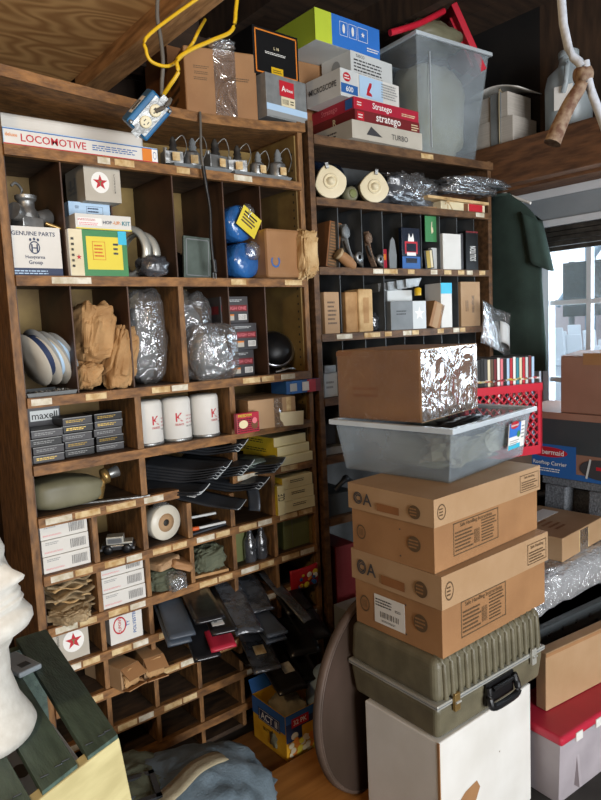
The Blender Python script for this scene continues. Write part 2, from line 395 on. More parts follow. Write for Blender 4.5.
def patch(o, name, face, u, v, sw, sh, m, label=None, extra=()):
    # a thin sticker, tape strip or label: a part of the box it is stuck on
    w, dp, h = o['dims']; mb = MB()
    fw = dp if face == 'L' else w; fh = dp if face == 'T' else h
    W = sw*fw; H = sh*fh; T = face_T(face, w, dp, h, u, v, .0008)
    mb.box(-W/2, -H/2, 0, W/2, H/2, .0006, m, T)
    sub = MB(); prints(sub, W, 0, H, [('F',)+tuple(e) for e in extra])
    T2 = T @ Matrix.Translation((0, -H/2, .0006)) @ Matrix(((1, 0, 0, 0), (0, 0, 1, 0), (0, -1, 0, 0), (0, 0, 0, 1)))
    for i, f in enumerate(sub.f): pass
    b = len(mb.v); mb.v += [tuple(T2 @ Vector(v)) for v in sub.v]
    for f, i, sm in zip(sub.f, sub.fm, sub.sm): mb.f.append(tuple(b+k for k in f)); mb.fm.append(mb.mi(sub.keys[i])); mb.sm.append(sm)
    p = mb.build(name, o)
    if label: p['label'] = label
    return p
ORD = ['topmost', 'second from top', 'third from top', 'fourth from top', 'fifth from top', 'sixth from top']

# ---------------------------------------------------------------- camera, light
cam = bpy.data.cameras.new('camera'); co = bpy.data.objects.new('camera', cam); COL.objects.link(co)
cam.sensor_fit = 'HORIZONTAL'; cam.sensor_width = 36; cam.lens = 39.11; cam.clip_start = .02
R0 = Vector((.77868, -.62578, -.04542)); U0 = Vector((.10409, .05746, .99291)); F0 = Vector((.61873, .77788, -.10988))
M3 = Matrix((R0, U0, -F0)).transposed().to_4x4(); M3.translation = (0, 0, 1.51); co.matrix_world = M3
SC.camera = co
SC.view_settings.view_transform = 'Standard'; SC.view_settings.look = 'None'; SC.view_settings.gamma = 1; SC.view_settings.exposure = EXPOSURE = 0.0
wd = bpy.data.worlds.new('sky'); SC.world = wd; wd.use_nodes = True
bg = wd.node_tree.nodes['Background']; bg.inputs['Color'].default_value = (.80, .90, 1.0, 1); bg.inputs['Strength'].default_value = 2.2
def area(name, loc, rot, sx, sy, e, col):
    l = bpy.data.lights.new(name, 'AREA'); l.shape = 'RECTANGLE'; l.size = sx; l.size_y = sy; l.energy = e; l.color = col
    o = bpy.data.objects.new(name, l); COL.objects.link(o); o.location = loc; o.rotation_euler = rot; return o
area('daylight_doorway', (.75, -3.72, 1.15), (PI/2+.10, 0, 0), 2.7, 2.2, 330, (.97, .98, 1.0))
pl = bpy.data.lights.new('added_warm_fill', 'POINT'); pl.energy = 34; pl.color = (1.0, .72, .42); pl.shadow_soft_size = .08  # unseen fill light, added to warm the left-facing sides of the boxes
po = bpy.data.objects.new('added_warm_fill', pl); COL.objects.link(po); po.location = (-.55, .5, 2.1)
area('daylight_window', (3.16, 1.2, 1.4), (PI/2, 0, PI/2), 1.2, .8, 34, (.80, .89, 1.0))

# ---------------------------------------------------------------- room shell
def struct(name, mb, loc=(0, 0, 0), rot=0, parent=None, bevel=0):
    o = mb.build(name, parent, loc, rot, bevel=bevel)
    if not parent: o['kind'] = 'structure'
    return o
def plank_panel(mb, along, a0, a1, b0, b1, c, t, step, m, ax):
    pass
struct('floor', MB().box(-1.0, -3.9, -.1, 3.15, 3.0, 0, 'floor'))
b = MB(); x = -1.0
while x < 3.2:
    b.box(x, -3.9, 3.0, x+.138, 2.95, 3.03, 'darkw'); x += .142
struct('ceiling', b)
b = MB(); z = 0.0
while z < 3.0:
    b.box(-1.0, 2.85, z, 3.1, 2.9, min(z+.186, 3.0), 'darkw'); z += .19
struct('wall_back', b)
b = MB(); z = 0.0
while z < 3.0:
    b.box(-1.05, -3.9, z, -1.0, 2.9, min(z+.186, 3.0), 'darkw'); z += .19
struct('wall_left', b)
b = MB(); b.box(-1.05, -3.85, 0, -.65, -3.8, 3.0, 'darkw'); b.box(2.15, -3.85, 0, 3.1, -3.8, 3.0, 'darkw'); b.box(-.65, -3.85, 2.35, 2.15, -3.8, 3.0, 'darkw')
struct('wall_front', b)
# window wall on the right: X = 3.05, with the window opening between Y = .45 and 1.83
WX = 3.05; WY0, WY1, WZ0, WZ1 = .45, 1.84, .95, 1.86
b = MB()
b.box(WX, WY1, 0, WX+.1, 2.9, 3.0, 'wallk'); b.box(WX, -3.9, 0, WX+.1, WY0, 3.0, 'darkw')
b.box(WX, WY0, 0, WX+.1, WY1, WZ0, 'darkw'); b.box(WX, WY0, WZ1, WX+.1, WY1, 3.0, 'darkw')
struct('wall_right', b)
b = MB()
for y in (WY0, WY1-.035): b.box(WX+.01, y, WZ0, WX+.07, y+.035, WZ1, 'wfr')
for z in (WZ0, WZ1-.02): b.box(WX+.012, WY0, z, WX+.068, WY1, z+.03, 'wfr')
for y in (1.605, 1.375, 1.145, .915, .685): b.box(WX+.025, y-.012, WZ0, WX+.055, y+.012, WZ1, 'wfr')
for z in (1.19, 1.575): b.box(WX+.027, WY0, z-.012, WX+.053, WY1, z+.012, 'wfr')
wf = struct('window_1', b)
g_ = MB().box(WX+.038, WY0, WZ0, WX+.042, WY1, WZ1, 'glass').build('pane', wf)
b = MB(); b.box(WX-.035, .3, 2.085, WX, 1.98, 2.125, 'wfr'); b.box(WX-.025, .3, 1.975, WX, 1.98, 2.085, 'panel'); b.box(WX-.04, .3, 1.945, WX, 1.98, 1.978, 'wfr')
b.box(WX-.02, 1.84, 1.0, WX, 1.93, 1.945, 'wfr')
struct('trim_1', b, bevel=.003)
b = MB()
for i in range(5): b.box(WX-.03, .35, 1.945-.024*(i+1), WX-.006-.003*i, 1.85, 1.945-.024*i-.004, 'iron')
tag(b.build('rolled_blind'), 'dark rolled slat blind above the window panes', 'blind')
# loft along the window wall: deep beam with a board on it
b = MB(); b.box(2.78, -.2, 2.14, 2.86, 2.8, 2.335, 'beam'); b.box(2.86, -.2, 2.22, WX, 2.8, 2.335, 'beam')
struct('trim_2', b, bevel=.004)
b = MB(); b.box(2.86, -.2, 2.125, WX, 2.8, 2.2195, 'beam'); struct('trim_3', b)
b = MB(); b.box(-1.0, 1.0, 2.56, 1.065, 2.85, 2.575, 'plyw'); struct('ceiling_plywood', b)
b = MB(); b.box(1.065, -3.8, 2.5, 1.165, 2.72, 2.64, 'joist'); struct('trim_4', b, bevel=.004)
b = MB()
for x in (1.75, 2.35): b.box(x, -3.8, 2.86, x+.05, 2.85, 3.0, 'darkw')
struct('trim_5', b)
b = MB(); b.box(1.2, 2.6, 2.62, 3.05, 2.7, 2.8, 'darkw'); struct('trim_6', b)
b = MB(); b.box(-1.0, 2.345, 2.2, 3.05, 2.85, 2.2495, 'beam'); struct('trim_7', b)
# outdoors, seen through the panes
struct('wall_neighbour', MB().box(5.7, -2.5, 0, 5.8, 7.0, 1.66, 'siding'))
struct('ground', MB().box(3.16, -2.5, -.12, 8.0, 7.0, -.1, 'ground'))
def lawn_chair(label, loc, rot):
    o = empty('lawn_chair', label, 'chair', loc, rot, 'white plastic chairs outside')
    b = MB()
    for i in range(5):
        x = -.22+.11*i
        b.box(x-.05, 0, 0, x+.05, .02, .72-.05*abs(i-2)**1.4, 'plastw')
    b.box(-.27, -.02, .1, .27, 0, .16, 'plastw'); b.box(-.26, -.02, .45, .26, 0, .5, 'plastw')
    b.build('backrest', o, (0, .12, .36), (-.35, 0, 0), bevel=.008)
    b = MB()
    for i in range(5): b.box(-.26, -.4+.1*i, 0, .26, -.31+.1*i, .025, 'plastw')
    b.build('seat', o, (0, 0, .34), (-.12, 0, 0), bevel=.006)
    for s in (-1, 1):
        MB().box(-.045, -.45, 0, .045, .2, .025, 'plastw').build('armrest', o, (s*.31, 0, .56), bevel=.008)
        MB().box(-.02, -.03, -.1, .02, .03, .56, 'plastw').build('leg', o, (s*.31, -.36, 0), bevel=.006)
        MB().box(-.02, -.03, -.1, .02, .03, .56, 'plastw').build('leg', o, (s*.31, .16, 0), (0, 0, 0), bevel=.006)
    return o
for k in range(1): pass
[o for o in COL.objects if o.name == 'ground'][0].location.z = .5
lawn_chair('white slatted plastic lawn chair outside, nearest the hanging green shirt', (3.72, 2.09, .4), -.9)
lawn_chair('white slatted plastic lawn chair outside, directly above the reddish brown carton', (4.75, 2.52, .4), -.9)
b = MB(); b.box(5.4, 2.0, 1.5, 5.43, 3.05, 1.96, 'screen'); b.box(5.4, -1.0, 1.5, 5.43, 1.98, 1.96, 'screen')
o = tag(b.build('privacy_screen'), 'dark grey mesh screen outside behind the window panes', 'screen')
b = MB()
for y in (3.0, 1.0, -.6): MB().cyl((5.455, y, .4), (5.455, y, 1.97), .025, 'gray').build('post', o)
b = MB(); b.box(5.55, 2.85, .4, 5.59, 2.93, 2.3, 'bluepl', Matrix.Rotation(.0, 4, 'X')); b.tube([(5.57, 3.2, 1.6), (5.57, 2.8, 2.1)], .03, 'bluepl', k=0)
tag(b.build('blue_post'), 'pale blue slanting post outside above the grey screen', 'post')

# ---------------------------------------------------------------- rack on the left (frame A: x along the front, d depth)
RA = empty('parts_rack', 'tall brown wooden pigeonhole rack at left, full of boxes and blades', 'rack', (.535, YA, 0))
AX = .535
def pa(mb, name, **k): return mb.build(name, RA, (-AX, 0, 0), **k)
pa(MB().box(.535, 0, 0, .56, .31, 2.3, 'rackv'), 'side_post', bevel=.002)
b = MB().box(1.635, 0, 0, 1.657, .31, 2.29, 'rackv')
pa(b, 'side_post', bevel=.002)
pa(MB().box(.562, .015, 0, .566, .3, 2.24, 'divA'), 'side_panel')
b = MB().box(1.628, .015, 0, 1.634, .3, 2.24, 'ochre')
for z in [i*.03+.1 for i in range(70)]: b.box(1.6274, .03, z, 1.628, .037, z+.008, 'blackp')
pa(b, 'side_panel')
pa(MB().box(.56, .3, 0, 1.635, .31, 2.24, 'ochre'), 'back_panel')
# sagging top board with its front lip
b = MB(); pts = [(.5, 2.283), (.7, 2.268), (.97, 2.252), (1.2, 2.249), (1.45, 2.262), (1.665, 2.284)]
for i in range(5):
    (x0, z0), (x1, z1) = pts[i], pts[i+1]
    b.add([(x0, -.012, z0-.032), (x1, -.012, z1-.032), (x1, .33, z1-.032), (x0, .33, z0-.032), (x0, -.012, z0), (x1, -.012, z1), (x1, .33, z1), (x0, .33, z0)], [(3, 2, 1, 0), (4, 5, 6, 7), (0, 1, 5, 4), (2, 3, 7, 6)]+([(3, 0, 4, 7)] if i == 0 else [])+([(1, 2, 6, 5)] if i == 4 else []), 'rack')
pa(b, 'top_board')
def shelf(frame_pa, x0, x1, z, m, tags, strip=.03, tm='tag', board='shelfw'):
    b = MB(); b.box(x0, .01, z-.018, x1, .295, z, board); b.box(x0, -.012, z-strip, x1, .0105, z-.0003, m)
    o = frame_pa(b, 'shelf')
    for i, (t0, t1) in enumerate(tags):
        MB().box(t0, -.0135, z-strip*.78, t1, -.0118, z-strip*.14, tm if i % 3 else 'tagw').build('shelf_tag', o)
    return o
T1 = 0.579, 0
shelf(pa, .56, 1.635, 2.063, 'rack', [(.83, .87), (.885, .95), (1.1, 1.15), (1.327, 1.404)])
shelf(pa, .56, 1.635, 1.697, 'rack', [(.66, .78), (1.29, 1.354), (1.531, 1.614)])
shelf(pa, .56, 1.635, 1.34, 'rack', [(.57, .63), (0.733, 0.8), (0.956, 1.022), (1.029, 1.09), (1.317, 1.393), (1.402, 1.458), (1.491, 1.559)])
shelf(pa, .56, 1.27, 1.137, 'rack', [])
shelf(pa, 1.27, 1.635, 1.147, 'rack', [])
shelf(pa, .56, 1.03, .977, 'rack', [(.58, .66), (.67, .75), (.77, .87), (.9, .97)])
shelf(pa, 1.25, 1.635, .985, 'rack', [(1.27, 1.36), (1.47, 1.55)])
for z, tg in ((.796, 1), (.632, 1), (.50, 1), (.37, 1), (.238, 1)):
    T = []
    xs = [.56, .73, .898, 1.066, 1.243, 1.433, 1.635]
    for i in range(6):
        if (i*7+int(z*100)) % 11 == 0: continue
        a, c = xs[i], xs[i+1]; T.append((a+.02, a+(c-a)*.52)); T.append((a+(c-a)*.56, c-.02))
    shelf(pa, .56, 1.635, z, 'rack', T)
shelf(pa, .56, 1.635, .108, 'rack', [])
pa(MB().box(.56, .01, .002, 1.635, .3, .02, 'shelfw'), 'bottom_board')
def div(x, z0, z1, t, m, d0=.004): pa(MB().box(x-t/2, d0, z0+.0005, x+t/2, .299, z1-.019, m), 'divider', bevel=.001)
for x in (.719, .904, 1.089, 1.287, 1.448): div(x, 1.697, 2.063, .005, 'divA', .08 if x == .904 else .004)
for x in (.719, .904, 1.287, 1.448): div(x, 1.34, 1.697, .005, 'divA')
div(1.089, 1.34, 1.697, .02, 'rackv', -.008)
div(.905, 1.137, 1.34, .022, 'rackv', -.009); div(1.27, 1.137, 1.34, .022, 'rackv', -.009)
div(.905, .977, 1.137, .022, 'rackv', -.009); div(1.27, .985, 1.147, .02, 'rackv', -.004)
for x in (.73, .898, 1.066, 1.243, 1.433): div(x, .796, .977 if x < 1.03 else (.94 if x < 1.3 else .985), .018, 'rackv', -.008)
for z0, z1 in ((.632, .796), (.5, .632), (.37, .5), (.238, .37), (.108, .238), (.02, .108)):
    for x in (.73, .898, 1.066, 1.243, 1.433): div(x, z0, z1, .016, 'rackv', -.008)

# ---------------------------------------------------------------- rack on the right (frame B)
RB = empty('parts_rack', 'brown wooden pigeonhole rack with thin grey metal dividers, beside the window', 'rack', (PBX, PBY, 0), -BA)
def pb(mb, name, **k): return mb.build(name, RB, (0, 0, 0), **k)
pb(MB().box(.0, -.01, 0, .026, .31, 2.3, 'rackB'), 'side_post', bevel=.003)
pb(MB().box(1.06, 0, 0, 1.085, .31, 2.26, 'rackB'), 'side_post', bevel=.003)
pb(MB().box(.026, .3, 0, 1.06, .31, 2.24, 'divB'), 'back_panel')
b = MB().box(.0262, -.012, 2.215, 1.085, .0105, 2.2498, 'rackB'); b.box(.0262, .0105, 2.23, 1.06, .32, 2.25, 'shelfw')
o = pb(b, 'top_board')
MB().box(0.604, -.0135, 2.222, 0.678, -.0118, 2.242, 'tag').build('shelf_tag', o)
BT = {2.014: [(478, 488)], 1.745: [(364, 374), (375, 389), (400, 407), (425, 432), (440, 448), (456, 463), (466, 473), (481, 488)], 1.48: [(326, 341), (353, 369), (374, 381), (393, 402), (403, 410), (431, 438), (449, 456), (457, 463)]}
def ub_(px): return .0245+(px-312)*.0053+((px-312)/180.0)**2*.06
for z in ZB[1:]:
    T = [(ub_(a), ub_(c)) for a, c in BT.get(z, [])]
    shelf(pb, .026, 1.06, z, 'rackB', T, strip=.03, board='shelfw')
BU = (.147, .272, .387, .5, .617, .735, .85, .968)
for z0, z1 in ((1.745, 2.014), (1.48, 1.745), (1.22, 1.48), (.98, 1.22)):
    for x in BU:
        if z0 == 1.48 and x in (.5, .617): continue
        pb(MB().box(x-.002, .012, z0+.0005, x+.002, .299, z1-.02, 'divB'), 'divider')

# ---------------------------------------------------------------- things in the left rack, row by row
# --- top row under the sagging board
o = ct(FA, 'flat_box', 'long flat white box printed LOCOMOTIVE in red, on the top row at far left', 'box', (0.802, 0.477, 2.075, 0.036), .0, .10, 'boxw',
   [('F', .5, .5, 1, 1, None, 'lb'), ('F', .5, .5, .99, .88, None, 'boxw'), ('F', .5, .93, 1, .06, None, 'b'), ('F', .5, .07, 1, .06, None, 'r'), ('F', .30, .5, .40, .6, 'LOCOMOTIVE', 'r'), ('F', .045, .6, .07, .4, 'deluxe', 'o'),
    ('F', .72, .5, .36, .4, '==', 'b', 0, 3), ('F', .93, .5, .09, .8, None, 'o'), ('F', .975, .5, .04, .8, None, 'w'), ('F', .975, .5, .025, .5, 'O', 'b')])
b = MB(); b.box(-.235, 0, 0, .25, .09, .125, 'boxw')
o = tag(b.build('long_carton', None, FA(.80, .105, 2.0636)[0], 0, bevel=.02, seg=4), 'plain white rounded long carton standing behind the flat LOCOMOTIVE box', 'carton')
def coil(label, loc, s, kind):
    o = empty('ignition_part', label, 'car part', loc, random.uniform(-.4, .4), 'old ignition parts on the top row')
    b = MB()
    if kind == 0:
        b.lathe([(.026*s, 0), (.028*s, .004), (.026*s, .04*s), (.02*s, .045*s)], 'alu', n=16); b.box(-.034*s, -.012, 0, .034*s, .012, .012, 'alu')
    else:
        b.box(-.03*s, -.022*s, 0, .03*s, .022*s, .038*s, 'alu'); b.cyl((-.02*s, 0, .038*s), (-.02*s, 0, .05*s), .007*s, 'alu', 10)
    b.build('housing', o, bevel=.002)
    b = MB(); b.lathe([(.012*s, .036*s), (.014*s, .048*s), (.01*s, .052*s), (.013*s, .06*s), (.009*s, .064*s), (.011*s, .07*s), (.004*s, .085*s)], 'iron' if kind else 'gray', (.006, 0, 0), n=14)
    b.build('insulator', o)
    MB().tube([(.01*s, 0, .07*s), (.035*s, -.01, .09*s), (.045*s, -.015, .055*s), (.03*s, -.02, .02*s)], .0018, 'wire', 6).build('wire', o)
    MB().box(-.012, -.036*s, .006, .014, -.035*s, .034, 'tag').build('paper_tag', o)
    return o
for nm, lab, x0, x1, wd_ in (('metal_tray', 'flat grey metal tray under the ignition parts, middle of the top row', 1.10, 1.33, .16), ('metal_tray', 'flat grey metal tray under the ignition parts, right end of the top row', 1.34, 1.6, .16)):
    b = MB(); b.tray(-(x1-x0)/2, 0, 0, (x1-x0)/2, wd_, .014, .003, 'gray', .008)
    tag(b.build(nm, None, FA((x0+x1)/2, .0, 2.0634)[0], 0), lab, 'tray', 'trays of ignition parts')
for i, (px, k, s, lab) in enumerate(((208, 1, 1.15, 'black wired ignition part furthest left in the metal trays'), (228, 0, 1.0, 'round metal ignition part beside the hanging grey cable'), (243, 1, 1.1, 'square metal ignition part with a pale tag, under the cardboard box'), (262, 1, 1.0, 'metal ignition part with a paper tag, third from the right end of the trays'), (277, 0, .9, 'slim ignition part second from the right end of the trays'), (291, 0, 1.1, 'pale porcelain-based ignition part at the right end of the trays'))):
    x = 1.135+.093*i
    if i == 0: coil(lab, FA(1.12, .05, 2.0800)[0], 1.1, k)
    else: coil(lab, FA(x-.03, .055, 2.0800)[0], s*1.18, k)

# --- second row (first full row of big holes)
o = ct(FA, 'parts_box', 'white box printed GENUINE PARTS with a crowned H emblem, upper left hole', 'box', (0.629, 0.156, 1.707, 0.134), .02, .12, 'boxw',
   [('F', .5, .08, 1, .17, None, 'n'), ('F', .5, .08, .8, .1, '==', 'lb', 0, 2), ('F', .5, .86, .8, .13, 'GENUINE PARTS', 'n'), ('F', .5, .38, .36, .1, 'Husqvarna', 'n'), ('F', .5, .27, .28, .1, 'Group', 'n'),
    ('F', .5, .58, .2, .26, 'O', 'n'), ('F', .5, .57, .12, .16, 'H', 'n'), ('F', .43, .735, .04, .06, 'o', 'n'), ('F', .5, .75, .04, .06, 'o', 'n'), ('F', .57, .735, .04, .06, 'o', 'n')])
o = empty('carburetor', 'dull metal carburetor sitting on the white GENUINE PARTS box', 'carburetor', FA(.628, .06, 1.697+.1405)[0], .3)
b = MB(); b.box(-.035, -.03, 0, .035, .03, .035, 'alu'); b.lathe([(.03, 0), (.03, .02), (.024, .03), (.024, .05), (.031, .055), (.031, .066)], 'alu', (0, 0, .033), n=18); b.build('body', o, bevel=.003)
MB().lathe([(.022, 0), (.024, .045), (.02, .05)], 'alu', (.03, 0, .035), (1, 0, .25), 16).build('throat', o)
MB().lathe([(.02, 0), (.026, .012), (.026, .03)], 'alu', (-.03, -.01, .04), (-1, -.3, .3), 16).build('air_horn', o)
MB().tube([(-.02, 0, .09), (-.01, 0, .115), (-.035, -.01, .13), (-.05, -.01, .12)], .004, 'alu', 8).build('lever', o)
MB().cyl((.04, -.03, .02), (.085, -.045, -.005+.01), .006, 'brass', 10).build('screw', o)
o1 = ct(FA, 'starter_box', 'pale blue box in the second upper hole, under the star box', 'box', (0.818, 0.165, 1.877, 0.049), .03, .13, 'lb', [('F', .62, .5, .4, .6, '[]', 'n'), ('F', .62, .5, .34, .5, '==', 'n', 0, 2)], snap=False, z=1.697)
# pale blue box is tall: standing on the shelf
bpy.data.objects.remove(o1)
o1 = ct(FA, 'parts_box', 'pale blue box between the star box and the HOP-UP-KIT box', 'box', (0.828, .135, 1.697, 1.936-1.697), .075, .12, 'lb', [('F', .62, .9, .4, .1, '[]', 'n'), ('F', .62, .9, .34, .08, '==', 'n', 0, 2), ('F', .2, .93, .1, .04, '==', 'n')])
zt = 1.932
ct(FA, 'star_box', 'grey box with a red star in a white disc, topmost in the second upper hole', 'box', (0.859, .118, zt+.001, .112), .03, .16, 'boxg',
   [('F', .43, .52, .5, .58, 'o', 'w'), ('F', .43, .52, .4, .44, '*', 'r'), ('F', .43, .5, .1, .14, 'T', 'g'), ('F', .82, .52, .09, .6, 'o', 'boxg'), ('F', .83, .52, .5, .08, 'MOTOR PRODUCTS', 'in2', 90), ('L', .4, .4, .5, .3, '==', 'gr', 0, 2), ('L', .3, .55, .1, .3, None, 'gr'), ('L', .55, .55, .1, .35, None, 'gr')], snap=False)
zk = 1.836
ct(FA, 'kit_box', 'yellow and green printed box under the HOP-UP-KIT box', 'box', (0.811, .185, 1.697, zk-1.697), -.015, .085, 'boxw',
   [('F', .6, .5, .8, 1, None, 'g'), ('F', .12, .5, .22, 1, None, 'cream'), ('F', .6, .5, .62, .72, None, 'y'), ('F', .6, .52, .4, .5, None, 'y'), ('F', .5, .55, .22, .4, '[]', 'or2'), ('F', .5, .55, .16, .3, '==', 'or2', 0, 4), ('F', .8, .6, .1, .3, '==', 'n', 0, 3), ('F', .92, .85, .15, .3, None, 'cy'), ('F', .06, .5, .05, .7, '==', 'k', 0, 6), ('F', .15, .4, .06, .12, '*', 'r')])
ct(FA, 'kit_box', 'flat white box printed HOP-UP-KIT in the second upper hole', 'box', (0.831, .178, zk+.001, .045), -.022, .09, 'boxw',
   [('F', .25, .5, .42, .5, None, 'w'), ('F', .24, .62, .4, .16, '==', 'r', 0, 1), ('F', .24, .35, .36, .22, '==', 'pk', 0, 2), ('F', .56, .5, .16, .38, 'HOP', 'n'), ('F', .735, .5, .15, .38, '-UP-', 'o'), ('F', .905, .5, .15, .38, 'KIT', 'te'), ('F', .5, .03, 1, .08, None, 'y')], snap=False)
# headlamp rims, stacked on edge
def rim_ring(label, x, d, r, tilt):
    b = MB(); b.lathe([(r*.86, 0), (r, .004), (r*1.0, .018), (r*.9, .028), (r*.8, .03), (r*.82, .024), (r*.86, .0)], 'trim', (0, 0, 0), (0, 0, 1), 36, caps=False)
    o = b.build('chrome_bezel_ring', None, FA(x, d, 1.697+r+.001)[0], (PI/2, 0, tilt)); return tag(o, label, 'headlamp trim', 'headlamp trims')
rim_ring('chrome headlamp ring nearest the HOP-UP-KIT box', .965, .09, .088, -1.12)
rim_ring('chrome headlamp ring on the right of the two beside the HOP-UP-KIT box', 1.01, .10, .08, -1.12)
b = MB(); b.blob((0, 0, .035), (.05, .045, .036), 'bagk', e=.8, amp=.25, fr=3, seed=4)
tag(b.build('plastic_bag', None, FA(1.0, .01, 1.697)[0]), 'small black plastic bag in front of the chrome headlamp rings', 'bag')
o = ct(FA, 'metal_plate', 'dark green-grey framed metal plate leaning in the fourth upper hole', 'plate', (1.181, 0.108, 1.71, 0.131), .03, .012, 'plate', [('F', .5, .5, .84, .88, '[]', 'gray')], roll=.05)
b = MB(); b.blob((0, 0, .05), (.045, .04, .055), 'iron', e=.6, amp=.2, seed=2); b.tube([(.02, -.02, .08), (.05, -.03, .11), (.06, -.02, .09)], .005, 'iron')
tag(b.build('metal_fitting', None, FA(1.16, .18, 1.697)[0]), 'dark metal fitting behind the leaning green-grey plate', 'fitting')
def roll(label, px, py, d, r, ext):
    p = FA(*ext, 0)[0]
    o = empty('wrapped_roll', label, 'roll', p, .12, 'blue rolls in plastic')
    b = MB(); b.lathe([(.02, 0), (r*.7, .004), (r*.93, .012), (r, .03), (r, .15), (r*.9, .16)], 'bagb', (0, 0, 0), (0, 1, 0), 30); b.build('roll', o)
    b = MB(); b.blob((r*.2, -.005, r*.5), (r*.5, .012, r*.5), 'bag', e=.9, amp=.3, seed=3, nu=16, nv=10); b.build('plastic_wrap', o)
    return o
R1 = .066
a = roll('lower of two blue rolls wrapped in clear plastic', 0, 0, 0, R1, (1.385, .0)); a.location.z = 1.697+R1+.001
a = roll('upper blue roll wrapped in plastic, with a yellow label', 0, 0, 0, R1, (1.375, .01)); a.location.z = 1.697+3*R1+.004
T = Matrix.Rotation(.55, 4, 'Y')
b = MB(); b.box(-.048, -.0125, -.04, .048, -.0115, .04, 'y', T); 
for k in range(4): b.box(-.035, -.0135, .02-.012*k, .03-.008*(k % 2), -.0127, .026-.012*k, 'k' if k == 0 else 'ik', T)
b.build('label', a, (.01, -.004, .0))['label'] = 'yellow sticker'
# carton bag at the right end
o = ct(FA, 'paper_sack', 'brown paper package with a blue mark, bulging from the upper right hole', 'package', (1.511, 0.168, 1.685, 0.19), -.05, .2, 'card', [('F', .22, .3, .22, .3, 'C', 'b', 90)], snap=True, bev=.012)
b = MB(); b.blob((0, 0, 0), (.036, .042, .086), 'kraftl', e=.5, amp=.15, fr=3, seed=8, fold=.3, smooth=False, flat=False); b.build('crumpled_end', o, (.09, -.01, .088))
o = tag(MB().blob((0, 0, .1), (.035, .03, .1), 'bagd', e=.7, amp=.2, seed=5).build('plastic_bag', None, FA(1.50, .2, 1.697+.0)[0]), 'grey plastic bag behind the brown paper package', 'bag')

# --- third row
b = 0
def reel(label, x, d, r, w, yaw):
    o = empty('wire_reel', label, 'reel', FA(x, d, 1.352+r*.94+.012)[0], (0, -.40, yaw), 'reels leaning in the third row')
    for s in (0, w): MB().lathe([(r*.25, 0), (r, 0), (r, .004), (r*.25, .004)], 'gr' if s else 'boxg', (s, 0, 0), (1, 0, 0), 36).build('flange', o)
    MB().lathe([(r*.8, .0045), (r*.8, w-.0005)], 'lb' if w < .037 else 'n', (0, 0, 0), (1, 0, 0), 32).build('winding', o)
    return o
reel('royal blue wire reel furthest left in the third row', .615, .10, .088, .038, .22)
reel('pale blue mottled reel in the middle of three', .650, .105, .085, .034, .22)
reel('pale blue mottled reel beside the metal divider', .681, .11, .083, .03, .22)
b = MB(); b.tray(-.075, 0, 0, .075, .2, .012, .002, 'gray', .004)
tag(b.build('metal_tray', None, FA(.64, .002, 1.3403)[0], 0), 'shallow grey tray of small screws under the reels', 'tray')
b = MB()
rnd = random.Random(3)
for i in range(60):
    x = rnd.uniform(-.05, .065); y = rnd.uniform(.01, .06); b.cyl((x, y, .006+.006*rnd.random()), (x+rnd.uniform(-.01, .01), y+rnd.uniform(-.01, .01), .008+.01*rnd.random()), .0015, 'alu', 5)
tag(b.build('loose_screws', None, FA(.64, .002, 1.3403)[0]), 'loose little screws in the shallow grey tray', 'screws', kind='stuff')
def paperbag(label, c, d, seed, roll=0.0, m='kraft', g='crumpled brown paper bags'):
    mb = MB(); mb.blob((0, 0, d[2]), d, m, e=.5, amp=.2, fr=2.0, seed=seed, fold=.2, nu=44, nv=34, smooth=False, flat=False)
    o = mb.build('paper_bag', None, c, (0, roll, .2)); return tag(o, label, 'paper bag', g)
paperbag('large crumpled brown paper bag, upper one of the pile in the third row', FA(.80, .12, 1.42)[0], (.055, .09, .1), 3, .1)
paperbag('crumpled brown paper bag lying low at the left of the third row pile', FA(.765, .09, 1.345)[0], (.04, .07, .045), 5)
paperbag('twisted brown paper bag leaning out of the third row, on the right', FA(.855, .05, 1.343)[0], (.042, .05, .1), 9, .28)
b = MB(); b.box(-.03, 0, 0, .03, .01, .2, 'gray')
tag(b.build('metal_strip', None, FA(.82, .25, 1.355)[0], (0, .1, 0)), 'grey metal strip standing behind the brown paper bags', 'strip')
def plbag(label, x, d, dims, seed, inner, g='clear plastic bags in the third row', z=1.34):
    o = empty('plastic_bag', label, 'bag', FA(x, d, z+.001)[0], 0, g)
    mb = MB(); mb.blob((0, 0, dims[2]), dims, 'bag', e=.6, amp=.16, fr=2.0, seed=seed, fold=.12, nu=40, nv=30); mb.build('wrap', o)
    mb = MB(); mb.blob((0, .02, dims[2]*.86), (dims[0]*.7, dims[1]*.7, dims[2]*.8), inner, e=.7, amp=.1, seed=seed+1); mb.build('contents', o)
    return o
plbag('clear plastic bag of grey parts, in the middle hole of the third row', .992, .12, (.07, .1, .158), 11, 'gray')
plbag('upper clear plastic bag right of the thin wooden post', 1.185, .13, (.072, .1, .16), 14, 'gray')
a = plbag('clear plastic bag slumped over the shelf edge, right of the thin post', 1.20, .0, (.095, .07, .1), 17, 'gray')
